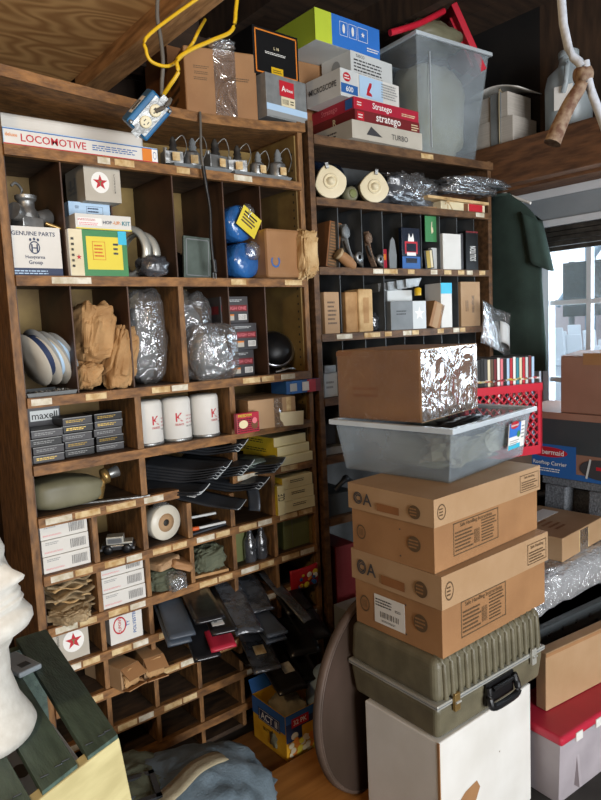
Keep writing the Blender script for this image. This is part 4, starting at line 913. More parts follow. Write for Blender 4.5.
o = ct(FB, 'shipping_carton', 'plain dark brown carton at the back of the right rack top', 'carton', (.24, .44, 2.2505, .26), .245, .2, 'cardd', [], snap=False)
# clear bin with red lid
def bin_(name, label, loc, rot, w, dp, h, t, taper, m, rimm, cat='bin'):
    o = empty(name, label, cat, loc, rot)
    b = MB(); b.tray(-w/2, 0, 0, w/2, dp, h, t, m, taper, rimm=rimm, rim=.012); b.build('body', o, bevel=.006); return o
p, r = FB(.82, -.02, 2.2508)
o = bin_('storage_bin', 'tall clear plastic bin with its red lid off, full of cloth, atop the right rack', p, r, .47, .34, .485, .004, .05, 'tub', 'tubr')
MB().box(-.16, -.004, .02, -.157, .004, .42, 'tubr').build('moulded_seam', o)
b = MB(); b.blob((0, .17, .22), (.175, .12, .215), 'cream', e=.6, amp=.12, seed=60, fold=.12); b.build('cloth_bundle', None, p, r); o3 = COL.objects['cloth_bundle']
tag(o3, 'pale cloth bundle seen through the tall clear bin', 'cloth')
b = MB(); b.blob((0, 0, 0), (.16, .09, .06), 'olive', e=.7, amp=.2, seed=61, fold=.3, flat=False)
q = FB(.80, .10, 2.79)[0]; tag(b.build('olive_cloth', None, q, r), 'olive green cloth heaped at the rim of the tall clear bin', 'cloth')
b = MB(); b.tray(-.16, -.13, 0, .16, .13, .03, .006, 'redp', .0); b.box(-.12, -.09, -.012, .12, .09, 0, 'redp')
q = FB(1.0, .13, 2.80)[0]; o = tag(b.build('red_bin_top', None, q, (.1, 1.1, -.45), bevel=.006), 'bright red plastic lid leaning upright at the right of the tall clear bin', 'lid')
b = MB(); b.tube([(-.25, 0, 0), (-.1, -.02, .06), (.08, .0, .16)], .014, 'redp'); q = FB(.74, .04, 2.735)[0]
tag(b.build('red_bar', None, q, r), 'long red plastic bar lying across the left rim of the clear bin', 'bar')

# ---------------------------------------------------------------- things in the right rack
def canteen(label, u, r, tilt):
    o = empty('canteen_cup', label, 'canteen', FB(u, .02, 2.0145)[0], -BA-.4, 'cream lidded canteens lying on the top row')
    T = Matrix.Translation((0, 0, r)) @ Matrix.Rotation(PI/2, 4, 'X') @ Matrix.Rotation(tilt, 4, 'Z')
    def outline(k, n=28):
        P = []
        for i in range(n):
            a = 2*PI*i/n; x = math.cos(a); y = math.sin(a)
            f = 1-.12*max(0, y)*abs(x) + .0
            P.append((r*k*x*(1-.35*max(0, y)), r*k*y*(1.0+.0*y)))
        return P
    b = MB(); b.plate(outline(1), .03, 'cream', T); b.build('lid', o, bevel=.004, seg=3)
    b = MB(); b.lathe([(r*.46, .03), (r*.46, .034), (r*.36, .034), (r*.34, .031), (r*.24, .031), (r*.22, .042), (r*.08, .044)], 'cream', n=24, T=T); b.build('spout', o)
    b = MB(); b.plate(outline(.94), .13, 'olive', T @ Matrix.Translation((0, 0, -.131))); b.build('body', o, bevel=.01)
    b = MB(); b.box(-.006, r*.75, .0305, .006, r*1.08, .04, 'alu', T); b.build('clasp', o)
canteen('cream lidded canteen with a pointed top, furthest left on the top row', .115, .066, .25)
canteen('cream lidded canteen with a rounder lid, second from the left', .345, .064, -.12)
b = MB(); b.lathe([(.022, 0), (.03, .004), (.03, .05), (.02, .054)], 'olive', (0, 0, .0305), (0, -1, 0), 24); b.lathe([(.012, .054), (.018, .055), (.018, .058), (.01, .058)], 'greenbox', (0, 0, .0305), (0, -1, 0), 20)
tag(b.build('olive_canister', None, FB(.225, .06, 2.0145)[0], -BA), 'round olive green canister between the two cream canteens', 'canister')
b = MB(); b.lathe([(.03, 0), (.058, .01), (.06, .03), (.06, .15), (.05, .165), (.03, .17)], 'navy', (0, 0, .06), (1, .1, .0), 28)
tag(b.build('navy_thermos', None, FB(.1, .14, 2.075)[0], -BA), 'dark navy cylinder lying behind the cream canteens', 'thermos')
b = MB(); b.box(.0, 0, 0, .2, .08, .06, 'blackp'); tag(b.build('dark_case', None, FB(.07, .2, 2.0145)[0], -BA, bevel=.006), 'low black case under the navy cylinder', 'case')
mb = MB(); mb.blob((0, 0, .07), (.2, .1, .07), 'bagk', e=.65, amp=.2, seed=70, fold=.25, nu=44, nv=28); o = tag(mb.build('plastic_bag', None, FB(.58, .11, 2.0145)[0], -BA+.15), 'large shiny plastic bag with grey contents, middle of the top row', 'bag')
mb = MB(); mb.blob((0, 0, 0), (.17, .08, .066), 'bag', e=.7, amp=.3, seed=71, fold=.4, nu=40, nv=26, flat=False); mb.build('outer_wrap', o, (.02, -.03, .085))
b = MB(); b.box(-.15, 0, 0, .15, .2, .07, 'cardd'); o = tag(b.build('cardboard_box', None, FB(.9, .07, 2.055)[0], -BA, bevel=.004), 'brown cardboard box under the black plastic bags at the right of the top row', 'box'); o.location.z = 2.0145; o.scale.z = 1
for i, (u, z, l) in enumerate(((.9, 2.085, .17), (.96, 2.12, .2))):
    mb = MB(); mb.blob((0, 0, .02), (l, .1, .02), 'bagk', e=.6, amp=.22, seed=73+i, fold=.3, nu=40, nv=20)
    o = tag(mb.build('plastic_bag', None, FB(u, .05-.02*i, z)[0], -BA), ('lower', 'upper')[i]+' of two flat black plastic bags sticking out beyond the right post', 'bag', 'flat black plastic bags')
    mb = MB(); mb.blob((0, 0, 0), (l*.98, .09, .02), 'bag', e=.6, amp=.3, seed=83+i, fold=.5, nu=36, nv=16, flat=False); mb.build('film', o, (.0, -.02, .022))
b = MB(); b.box(-.2, -.012, 0, .2, .05, .012, 'kraftl'); tag(b.build('wooden_slat', None, FB(.84, -.005, 2.052)[0], (0, .02, -BA-.02)), 'pale wooden slat lying across the right half of the top row', 'slat')
b = MB(); b.box(-.21, 0, 0, .2, .1, .01, 'card2'); tag(b.build('cardboard_strip', None, FB(.7, .02, 2.016)[0], (0, -.07, -BA+.1)), 'flat cardboard strip slanting under the pale wooden slat', 'strip')
ct(FB, 'small_box', 'small white and red box under the wooden slat, top row at right', 'box', (0.885, 0.301, 2.006, 0.045), .0, .05, 'cream', [('F', .78, .5, .32, .9, None, 'r'), ('F', .55, .5, .1, .9, None, 'br')], snap=True)
b = MB()
for k in range(6): b.tube([(0, 0, 0), (.014*math.cos(k), -.01, .014*math.sin(k)), (.03*math.cos(k+.3), -.014, .03*math.sin(k+.3)-.01)], .002, 'kraftl', 5)
tag(b.build('twine_bow', None, FB(.76, -.016, 2.045)[0], -BA), 'frayed twine knot hanging on the front of the top row', 'twine')

# row with thin dividers
o = ct(FB, 'paperback_book', 'thick worn book leaning in the first thin slot at left', 'book', (0.122, 0.062, 1.77, 0.16), .03, .1, 'cardd', [('F', .5, .5, .8, .96, None, 'ik'), ('F', .5, .5, .7, .9, '==', 'card', 0, 14)], roll=.16)
o.location.z += .003
mb = MB(); mb.lathe([(.018, 0), (.022, .02), (.024, .06), (.016, .09), (.006, .1)], 'card', n=18); mb.lathe([(.02, -.004), (.028, 0), (.024, .006)], 'leather', n=18)
tag(mb.build('leather_roll', None, FB(.13, -.005, 1.80)[0], (0, 2.15, -.1)), 'brown leather rolled piece poking out over the shelf edge', 'leather roll')
def clamp(label, u, s, m):
    o = empty('hand_clamp', label, 'clamp', FB(u, .02, 1.7456)[0], -BA+.2, 'metal hand clamps')
    b = MB(); b.sheet(lambda a, c: (-.02*s+.05*s*a*a*(1 if c < 2 else 1), (c-.5)*.03*s, .15*s*(1-a)+.01), 8, 4, m, t=.006); 
    b.build('upper_jaw', o, bevel=.002)
    MB().lathe([(.006*s, 0), (.022*s, .0), (.024*s, .008), (.022*s, .016), (.006*s, .016)], m, (-.02*s, .0, .13*s), (.2, -1, .1), 18).build('pad', o)
    MB().tube([(-.015*s, 0, .10*s), (.0, -.005, .06*s), (.03*s, -.01, .035*s), (.06*s, -.02, .012*s)], .008*s, 'iron', 8).build('handle', o)
    MB().lathe([(.009*s, -.008), (.02*s, -.008), (.02*s, .008), (.009*s, .008), (.009*s, -.008)], 'alu', (.04*s, -.02, .04*s), (0, 1, 0), 18, caps=False).build('ring', o)
clamp('grey metal hand clamp in the second slot, the taller one', .2, 1.1, 'gray')
clamp('rusty brown hand clamp in the third slot', .32, .95, 'rust')
b = MB(); b.plate([(-.02, 0), (.02, 0), (.022, .06), (.012, .12), (.0, .135), (-.012, .12), (-.022, .06)], .006, 'gray', Matrix.Rotation(PI/2, 4, 'X'))
tag(b.build('steel_trowel', None, FB(.445, .02, 1.7456)[0], -BA), 'pointed grey steel blade standing in the fourth slot', 'trowel')
ct(FB, 'red_packet', 'narrow red packet at the back, left of the pointed steel blade', 'packet', (.41, .03, 1.745, .085), .03, .06, 'racered', [('F', .5, .6, .6, .3, None, 'o')])
ct(FB, 'blister_card', 'red, white and blue blister pack standing in the fifth slot', 'pack', (0.541, 0.109, 1.788, 0.133), .0, .02, 'navy', [('F', .5, .15, 1, .3, None, 'b'), ('F', .5, .62, .55, .5, 'poly', 'w', 0, [(.2, 0), (.8, 0), (.8, .7), (.7, 1), (.55, .8), (.45, .8), (.3, 1), (.2, .7)]), ('F', .5, .52, .7, .3, None, 'r'), ('F', .5, .52, .54, .2, None, 'navy'), ('F', .5, .36, .5, .08, None, 'w'), ('F', .5, .2, .6, .12, None, 'navy')])
ct(FB, 'green_card', 'green card with a pale bird figure, high in the sixth slot', 'card', (0.705, .085, 1.871, .115), .03, .006, 'g', [('F', .5, .55, .2, .5, 'poly', 'cream', 0, [(.3, 0), (1, .2), (.8, .5), (.5, .55), (.6, 1), (.3, .9), (.1, .4)])], snap=False).location.z -= 0
ct(FB, 'white_card', 'white strip of card standing below the green bird card', 'card', (0.719, .04, 1.745, .10), .031, .02, 'lg', [], snap=False)
ct(FB, 'gold_packet', 'black and gold packet leaning at the bottom of the sixth slot', 'packet', (0.663, .055, 1.7475, .085), .006, .015, 'blackp', [('F', .4, .5, .4, .9, None, 'gold'), ('F', .75, .5, .25, .9, None, 'cream')], snap=False, roll=-.12)
ct(FB, 'white_box', 'plain worn white box in the seventh slot', 'box', (0.802, 0.12, 1.748, 0.159), .0, .12, 'boxw', [('L', .6, .5, .15, .4, None, 'br')])
ct(FB, 'black_box', 'black box with white sideways lettering, right of the plain white box', 'box', (0.94, 0.085, 1.75, 0.176), .0, .12, 'blackp', [('F', .55, .42, .8, .42, 'SOLUTION', 'w', 90), ('F', .5, .97, 1, .04, None, 'dr')], roll=.0)
ct(FB, 'black_box', 'black blank box leaning between the white box and the lettered black one', 'box', (0.881, .02, 1.745, .17), .01, .1, 'in2', [])
# row below
ct(FB, 'cassette_carton', 'tan box standing in the first slot of the row above the big taped carton', 'box', (0.09, 0.082, 1.491, 0.156), .0, .1, 'card2', [('F', .5, .5, .6, .6, '==', 'ik', 0, 6)], yaw=.1)
ct(FB, 'brown_bag', 'flat tan paper bag in the second slot, left of two', 'bag', (0.194, 0.064, 1.491, 0.156), .0, .08, 'kraft', [], bev=.004)
ct(FB, 'brown_bag', 'creased tan paper bag in the second slot, right of two', 'bag', (0.262, 0.077, 1.488, 0.17), -.01, .1, 'kraftl', [('F', .5, .5, .4, .6, None, 'kraft')], bev=.006)
mb = MB(); mb.blob((0, 0, .04), (.03, .04, .04), 'bagk', e=.8, amp=.2, seed=90); tag(mb.build('plastic_bag', None, FB(.36, .08, 1.481)[0]), 'small black plastic bag right of the tan paper bags', 'bag')
ct(FB, 'grey_carton', 'grey box with a glittering taped end, under the shiny metal pans', 'box', (0.517, .215, 1.48, .125), -.0, .2, 'gray', [('F', .8, .5, .38, .98, None, 'lg'), ('F', .8, .55, .3, .5, '*', 'w'), ('F', .3, .6, .3, .2, '==', 'in2', 0, 1)])
ct(FB, 'grey_carton', 'small silver box stacked on the grey box with the glittering end', 'box', (0.514, .15, 1.6056, .05), .05, .12, 'lg', [], snap=False)
o = empty('metal_pans', 'nest of shiny metal pans lying above the grey boxes', 'pans', FB(.50, .03, 1.656)[0], (0, -.06, -BA))
for i in range(4):
    b = MB(); b.tray(-.13+.045*i, -.01*i, .0, .03+.025*i, .12, .036, .002, 'alu', .012); b.build('pan', o, (0, 0, .003*i), bevel=.004)
ct(FB, 'cardboard_piece', 'folded brown cardboard piece leaning right of the glittering box', 'cardboard', (0.674, .07, 1.481, .12), .0, .1, 'card', [('F', .5, .5, .5, .96, None, 'card2')], roll=.35, snap=False)
b = MB(); b.lathe([(.015, 0), (.016, .03), (.01, .035)], 'yel', n=16); tag(b.build('yellow_plug', None, FB(.595, .02, 1.63)[0]), 'small yellow plug on top of the leaning brown cardboard', 'plug')
ct(FB, 'white_box', 'white box with a turquoise top, left of the printed tan box', 'box', (0.758, 0.073, 1.483, 0.201), .0, .1, 'boxw', [('F', .5, .88, 1, .24, None, 'cy')])
ct(FB, 'cassette_carton', 'tan box with vertical black printing at the right end of the row', 'box', (0.923, 0.134, 1.481, 0.208), .0, .12, 'card2', [('F', .62, .5, .6, .16, 'HANDLE WITH CARE', 'in2', 90), ('F', .3, .5, .5, .12, '==', 'ik', 90, 1)])
o = empty('plastic_bag', 'clear plastic bag hanging out over the right post', 'bag', FB(1.05, -.02, 1.40)[0], -BA)
mb = MB(); mb.sheet(lambda u, v: (-.12+.32*u, -.03-.02*math.sin(5*u+2*v), .2*v-.13*u*(1-.3*v)+.01*noise.noise(Vector((u*6, v*6, 3)))), 16, 10, 'bag', t=.004); mb.build('film', o, (0, 0, .0))
mb = MB(); mb.sheet(lambda u, v: (.03+.09*u, -.026-.02*math.sin(4*u), .10*v-.05*u), 8, 6, 'lg', t=.003); mb.build('paper_insert', o)
# row hidden behind the big taped carton, and the low shelves
ct(FB, 'metal_box', 'small shiny metal case in the left slot beside the big taped carton', 'box', (0.084, .06, 1.36, .03), .02, .06, 'alu', [], snap=False).location.z = 1.2206
ct(FB, 'white_box', 'small white box low in the left slot beside the big taped carton', 'box', (0.092, .07, 1.22, .1), .03, .08, 'lg', [('F', .5, .5, .7, .4, '==', 'gr', 0, 2)])
COL.objects['metal_box'].location.z = 1.3212
ct(FB, 'red_binder', 'dark red box low on the right rack, left of the tan cartons', 'box', (0.126, 0.103, 0.241, 0.339), .02, .2, 'dr', [])
ct(FB, 'grey_box', 'flat grey box on the shelf above the dark red one', 'box', (0.106, .16, .72, .09), .02, .2, 'dg', [])
ct(FB, 'grey_box', 'low grey box on the shelf beside the clear tote', 'box', (0.116, .16, .98, .03), .02, .2, 'gr', [])
ct(FB, 'black_box', 'black box on the shelf under the clear tote', 'box', (0.147, .16, .98, .12), .08, .15, 'in2', [])
mb = MB(); mb.tube([(0, 0, .01), (.04, -.02, .05), (.09, 0, .03), (.12, -.02, .01)], .012, 'steelk'); mb.tube([(.02, 0, .012), (.07, .01, .055), (.1, 0, .02)], .008, 'blackp')
tag(mb.build('black_cable', None, FB(.1, .04, .812)[0]), 'coil of black cable on the flat grey box', 'cable')
ct(FB, 'silver_case', 'grey white metal case standing low behind the tan cartons', 'case', (0.096, .15, .0, .36), -.12, .1, 'gr', [('F', .5, .8, .8, .1, None, 'in2')], snap=False)

# ---------------------------------------------------------------- the stack of boxes in front of the right rack
def fc(P, w, yaw): return (P[0]+w/2*math.cos(yaw), P[1]+w/2*math.sin(yaw), P[2])
def cs(name, label, cat, P, w, dp, h, m, pr, yaw=0.0, bev=.003, g=None):
    c = fc(P, w, yaw)
    o = ct(FW, name, label, cat, (c[0], w, c[2], h), c[1], dp, m, pr, g, snap=False, yaw=yaw, bev=bev)
    return o
o = cs('white_carton', 'tall white carton on the floor at the bottom of the box stack', 'carton', (1.274, 1.074, .0), .436, .284, .386, 'boxw', [('F', .29, .45, .22, .15, 'poly', 'card', 0, [(0, 0), (.8, 0), (1, .55), (.85, 1), (.3, .85), (.05, .6)]), ('F', .62, .62, .03, .02, '*', 'ik'), ], bev=.004)
MB().box(-.2195, -.001, .16, -.216, .006, .386, 'card').build('torn_edge', o)
# suitcase
sx, sy, sz = .50, .35, .387
S = empty('suitcase', 'olive grey hard-shell suitcase with ribbed front, under the tan lidded boxes', 'suitcase', (1.268, 1.072, sz+.0006), -.02)
b = MB(); b.box(0, 0, 0, sx, sy, .096, 'suit', taper=.010); b.build('lower_shell', S, bevel=.016, seg=4)
b = MB(); t = .006
b.add([(0, 0, .106), (sx, 0, .106), (sx, sy, .106), (0, sy, .106), (t, t, .229), (sx-t, t, .229), (sx-t, sy-t, .229), (t, sy-t, .229)], [(3, 2, 1, 0), (4, 5, 6, 7), (0, 1, 5, 4), (1, 2, 6, 5), (2, 3, 7, 6), (3, 0, 4, 7)], 'suit')
b.build('upper_shell', S, bevel=.024, seg=5)
for i in range(15):
    x = .035+i*.0305
    b = MB(); b.tube([(x, .0, .116), (x, .002, .16), (x, .005, .20), (x, .014, .2235), (x, .034, .2290)], .0085, 'suit', 8, 3); b.build('rib', S)
b = MB(); b.box(-.0015, -.0015, .094, sx+.0015, sy+.0015, .108, 'trim'); b.box(-.0028, -.0028, .099, sx+.0028, sy+.0028, .103, 'gray'); b.build('seam_trim', S, bevel=.002)
for x in (.07, .43):
    b = MB(); b.box(x-.011, -.012, .074, x+.011, -.002, .124, 'brass' if x < .2 else 'trim'); b.cyl((x-.01, -.013, .1), (x+.01, -.013, .1), .004, 'trim', 8); b.build('latch', S, bevel=.002)
b = MB(); b.box(.2, -.006, .03, .33, .004, .094, 'blackp'); b.tube([(.205, -.01, .085), (.2, -.02, .05), (.215, -.024, .03), (.315, -.024, .03), (.33, -.02, .05), (.325, -.01, .085)], .010, 'blackp', 8, 4); b.tube([(.22, -.016, .078), (.31, -.016, .078)], .006, 'blackp', k=0)
b.build('handle', S, bevel=.003)['label'] = 'black carry handle'
# lidded CA boxes
def ca_box(label, P, w, dp, h, lid, yaw, tagged):
    o = cs('archive_box', label, 'box', P, w, dp, h, 'card', [('F', .37, .36, .42, .46, '[]', 'ik'), ('F', .37, .53, .38, .07, 'Safe Handling Instructions', 'ik'), ('F', .26, .32, .17, .3, '==', 'ik', 0, 6), ('F', .49, .34, .15, .34, '==', 'ik', 0, 8), ('F', .37, .3, .05, .2, '||', 'ik'),
        ('L', .12, .3, .12, .22, 'O', 'ik'), ('L', .12, .3, .06, .1, '||', 'ik'), ('L', .78, .34, .15, .22, 'o', 'ik'), ('L', .78, .34, .12, .14, '==', 'card', 0, 3), ('L', .62, .12, .03, .04, '*', 'in2'), ('L', .62, .5, .03, .04, '*', 'in2')], yaw=yaw, g='tan lidded boxes')
    mb = MB(); a = .007; z0 = h-lid; 
    mb.tray(-w/2-a, -a, 0, w/2+a, dp+a, lid+.004, .004, 'card2')
    # turned over: the closed side is on top
    mb.v = [(x, y, lid+.004-z) for x, y, z in mb.v]; mb.f = [tuple(reversed(f)) for f in mb.f]
    sub = MB(); prints(sub, w+2*a, dp+2*a, lid, [('F', .06, .52, .07, .6, 'O', 'ik'), ('F', .06, .52, .04, .34, '==', 'ik', 0, 3), ('F', .88, .5, .2, .72, '[]', 'ik'), ('F', .88, .72, .17, .14, 'Safe Handling', 'ik'), ('F', .88, .4, .17, .4, '==', 'ik', 0, 4), ('L', .13, .5, .11, .5, 'O', 'in2'), ('L', .13, .5, .085, .38, 'O', 'in2'), ('L', .13, .5, .06, .28, 'C', 'in2'), ('L', .25, .5, .11, .55, 'A', 'in2'), ('L', .8, .45, .13, .52, 'o', 'ik'), ('L', .8, .45, .1, .34, '==', 'card', 0, 3), ('L', .5, .32, .26, .3, None, 'cardd')])
    bb = len(mb.v); mb.v += [(x, y-a, z) for x, y, z in sub.v]
    for f, i, sm in zip(sub.f, sub.fm, sub.sm): mb.f.append(tuple(bb+k for k in f)); mb.fm.append(mb.mi(sub.keys[i])); mb.sm.append(sm)
    mb.build('lid', o, (0, 0, z0), bevel=.003)
    if tagged: patch(o, 'label', 'L', .42, .3, .36, .38, 'boxw', 'white barcoded shipping label', [(.5, .34, .6, .2, '||', 'in2'), (.4, .74, .7, .3, '==', 'in2', 0, 3), (.8, .64, .2, .1, '==', 'in2', 0, 1), (.5, .13, .5, .08, '==', 'in2', 0, 1)])
    return o
ca_box('lower tan lidded box marked CA, with a barcoded label, on the suitcase', (1.297, 1.074, .6172), .505, .325, .226, .088, .012, True)
ca_box('upper tan lidded box marked CA, directly under the clear tote', (1.292, 1.09, .8484), .515, .30, .199, .072, .035, False)
# clear tote
yt = .14; Tt = empty('storage_tote', 'clear plastic tote with a blue and red label, on the tan lidded boxes', 'tote', (1.428, 1.135, 1.0536), yt)
b = MB(); b.tray(0, 0, 0, .515, .42, .158, .004, 'tub', .022, rimm='tubr', rim=.014); b.build('body', Tt, bevel=.008, seg=3)
b = MB(); b.box(-.002, -.002, .046, .502, .372, .05, 'tubr', taper=.0); b.build('moulded_ledge', Tt, (0, 0, 0)).scale = (1, 1, 1)
bpy.data.objects.remove(COL.objects['moulded_ledge'])
b = MB(); b.box(.33, -.0045, .045, .44, -.002, .128, 'w', ); b.box(.33, -.0052, .085, .41, -.0046, .128, 'bb'); b.box(.33, -.0052, .0451, .41, -.0046, .06, 'cy')
T = Matrix.Translation((.365, -.0056, .122)) @ Matrix(((1, 0, 0, 0), (0, 0, -1, 0), (0, 1, 0, 0), (0, 0, 0, 1)))
b.add([(.03*math.cos(k*PI/10), .012*math.sin(k*PI/10), 0) for k in range(20)], [tuple(range(20))], 'r', T); b.text('Rubbermaid', T @ Matrix.Translation((0, 0, .0004)), .008, .05, 'w')
b.lathe([(.011, 0), (.011, .0006)], 'g', (.395, -.0054, .09), (0, -1, 0), 16)
for k in range(3): b.box(.338, -.0055, .07-.007*k, .4-.008*k, -.0053, .0725-.007*k, 'gr')
for k in range(4): b.box(.416, -.0051, .11-.012*k, .436, -.0047, .114-.012*k, 'gr')
o = b.build('label', Tt, (0, .002, 0), (.08, 0, 0)); o['label'] = 'white and blue printed sticker with a red oval'
mb = MB(); mb.blob((.25, .19, .06), (.19, .15, .058), 'olive', e=.6, amp=.2, seed=100, fold=.25)
o = tag(mb.build('cloth_contents', None, (1.428, 1.135, 1.0585), yt), 'rumpled olive cloth inside the clear tote', 'cloth')
mb = MB(); mb.blob((.18, .10, .07), (.12, .07, .05), 'khaki', e=.6, amp=.3, seed=104, fold=.35, smooth=False); mb.blob((.34, .09, .07), (.09, .06, .045), 'cream', e=.6, amp=.3, seed=105, fold=.35, smooth=False)
mb.build('pale_fold', o, (0, 0, 0))
mb = MB(); mb.blob((0, 0, .0), (.13, .06, .025), 'blackp', e=.8, amp=.3, seed=101, fold=.3, flat=False); mb.tube([(-.1, 0, .01), (0, -.03, .03), (.1, .0, .015), (.14, .03, .02)], .008, 'blackp')
tag(mb.build('black_strap', None, (1.64, 1.25, 1.186), yt), 'black strap bunched at the top of the clear tote', 'strap')
# big taped carton
o = cs('shipping_carton', 'scuffed brown carton with glossy tape, on the rim of the clear tote', 'carton', (1.445, 1.255, 1.217), .375, .30, .215, 'card', [('F', .5, .5, 1, 1, None, 'card2'), ('L', .4, .4, .4, .2, '==', 'cardd', 0, 2), ('L', .1, .95, .2, .06, None, 'cardd')], yaw=.2, bev=.005)
p = patch(o, 'tape', 'F', .5, .5, .99, .98, 'tape'); p['label'] = 'wide glossy clear tape'
patch(o, 'tape', 'L', .5, .5, .99, .98, 'tapec')
MB().box(-.17, .08, 0, .17, .2, .0015, 'tape').build('tape', o, (0, 0, .2125))
# round table top leaning behind the white carton
R = .32; an = .22
b = MB(); b.lathe([(R-.004, 0), (R, .004), (R, .022), (R-.004, .026)], 'rim', n=64)
Dz = empty('round_tabletop', 'dark brown round tabletop standing on edge behind the white carton', 'tabletop', (1.425, 1.485, R+.002), (PI/2-.04, 0, an))
b.build('board', Dz)
MB().lathe([(.001, .0265), (R-.012, .0265), (R-.012, .0275), (.001, .0275)], 'disc', n=64, caps=False).build('veneer', Dz)
b = MB(); b.lathe([(R-.012, .0262), (R-.012, .029), (R-.008, .029), (R-.008, .0262)], 'rim', n=64, caps=False); b.build('edge_strip', Dz)

# ---------------------------------------------------------------- right hand pile by the window
Bn = empty('storage_bin', 'pinkish white storage bin with a red lid, on the floor at far right', 'bin', (1.731, .987, .0006), -.06)
b = MB(); b.tray(0, 0, 0, .62, .40, .228, .004, 'binw', .02); 
b.build('body', Bn, bevel=.012, seg=3)
for k in (.10, .28, .46): MB().box(k, -.004, .03, k+.012, .012, .2, 'binw').build('moulded_rib', Bn, (0, .0, 0), (-.09, 0, 0))
b = MB(); b.box(-.012, -.012, .216, .632, .412, .246, 'redlid'); b.build('lid', Bn, bevel=.010, seg=3)['label'] = 'red lid'
for k in (.06, .17, .28, .39, .5): MB().box(k, -.016, .208, k+.035, -.011, .236, 'boxw').build('lid_tab', Bn, bevel=.002)
cs('cardboard_box', 'plain brown cardboard box standing on the red bin lid', 'carton', (1.81, 1.081, .2478), .5, .04, .195, 'card2', [('F', .5, .96, 1, .06, None, 'card')], yaw=-.12)
G = empty('plastic_shelf', 'dark grey plastic tray with holes, behind the cardboard box on the bin', 'shelf', (1.84, 1.20, .2478), -.08)
b = MB(); b.box(0, 0, 0, .6, .13, .203, 'dg'); b.box(-.006, -.02, .14, .606, .14, .203, 'dg'); b.build('body', G, bevel=.005)
for k in range(7): MB().lathe([(.001, 0), (.008, 0), (.008, .002), (.001, .002)], 'blackp', (.06+.08*k, -.0222, .172), (0, 1, 0), 10).build('hole', G)
for k in range(3): MB().box(.05+.2*k, -.012, .0,   .09+.2*k, .0, .135, 'dg').build('rib', G, bevel=.002)
mb = MB(); mb.blob((.25, .0, .075), (.34, .13, .073), 'bubble', e=.45, amp=.12, seed=110, fold=.22, nu=52, nv=30)
o = tag(mb.build('wrapped_parcel', None, (2.05, 1.325, .4535), .0), 'parcel in crinkled clear bubble wrap under the small open carton', 'parcel')
mb = MB(); mb.blob((.25, .02, .068), (.29, .1, .06), 'lg', e=.5, amp=.05, seed=111); mb.build('contents', o)
c = cs('shipping_carton', 'small tan carton with a raised flap and white paper sheet, on the wrapped parcel', 'carton', (2.2, 1.245, .597), .36, .28, .092, 'card2', [('F', .5, .5, .24, .9, None, 'tag'), ('T', .4, .5, .3, .6, '==', 'cardd', 0, 6)], yaw=.07)
MB().box(-.18, 0, 0, -.03, .1, .003, 'card2').build('flap', c, (0, .2, .094), (.5, 0, .1))
patch(c, 'paper_sheet', 'T', .62, .72, .5, .25, 'w'); patch(c, 'tape', 'F', .5, .5, .2, .9, 'tape')
W = empty('workbench', 'dark wooden bench under the window, carrying foam and boxes', 'bench', (2.575, .35, 0))
MB().box(0, 0, .585, .46, 1.46, .625, 'darkw').build('bench_top', W, bevel=.003)
for x in (.02, .39):
    for y in (.03, 1.38): MB().box(x, y, 0, x+.05, y+.05, .585, 'darkw').build('leg', W)
F = empty('packing_foam', 'grey packing foam with notched blocks under the blue printed carton', 'foam', (2.6, .75, .6256))
b = MB(); b.box(.06, 0, 0, .38, .82, .184, 'foam'); b.box(0, 0, .15, .38, .82, .184, 'foam'); b.build('slab', F, bevel=.006)
for y in (.50, .70): 
    b = MB(); b.add([(-.02, y, 0), (-.02, y+.1, 0), (.06, y+.1, 0), (.06, y, 0), (-.01, y, .15), (-.01, y+.1, .15), (.06, y+.1, .15), (.06, y, .15)], [(0, 1, 2, 3), (7, 6, 5, 4), (4, 5, 1, 0), (5, 6, 2, 1), (6, 7, 3, 2), (7, 4, 0, 3)], 'foam'); b.build('block', F, bevel=.006)
# printed carton whose long side faces -X
def xbox(name, label, cat, P, w, dp, h, m, pr, bev=.004):
    # width w runs along Y (towards the camera side), seen from -X
    c = (P[0], P[1]-w/2, P[2]); o = ct(FW, name, label, cat, (c[0], w, c[2], h), c[1], dp, m, pr, snap=False, bev=bev, yaw=-PI/2); return o
o = xbox('rooftop_carrier_carton', 'wide grey printed carton with a blue Rubbermaid panel, under the window', 'carton', (2.6, 1.75, .8106), 1.1, .38, .285, 'cardp',
   [('F', .5, .62, 1, .56, None, 'dg'), ('F', .5, .05, 1, .1, None, 'b'), ('F', .5, .24, 1, .3, None, 'cardp'), ('F', .2, .25, .22, .5, None, 'b'), ('F', .19, .38, .17, .16, 'o', 'r'), ('F', .19, .38, .14, .08, 'Rubbermaid', 'w'), ('F', .2, .2, .15, .08, 'Rooftop Carrier', 'w'), ('F', .2, .1, .12, .07, '==', 'w', 0, 2), ('F', .41, .2, .17, .3, 'o', 'in2'), ('F', .41, .22, .04, .05, None, 'r'), ('F', .36, .2, .008, .3, None, 'lg', -12), ('F', .45, .2, .008, .3, None, 'lg', 12), ('F', .38, .95, .3, .08, None, 'pk'), ('F', .5, .95, 1, .1, None, 'cardp')])
o['label'] = 'wide grey printed carton with a blue Rubbermaid panel, under the window'
o = xbox('shipping_carton', 'reddish brown carton in front of the window, on the wide printed carton', 'carton', (2.61, 1.485, 1.0962), .5, .34, .24, 'cardp', [('F', .3, .96, .2, .2, None, 'card')])
flaps(o, 'cardp', 'B', .12, .12)
MB().box(-.25, 0, 0, .25, .16, .003, 'cardp').build('flap', o, (0, .002, .2402), (.1, 0, 0))
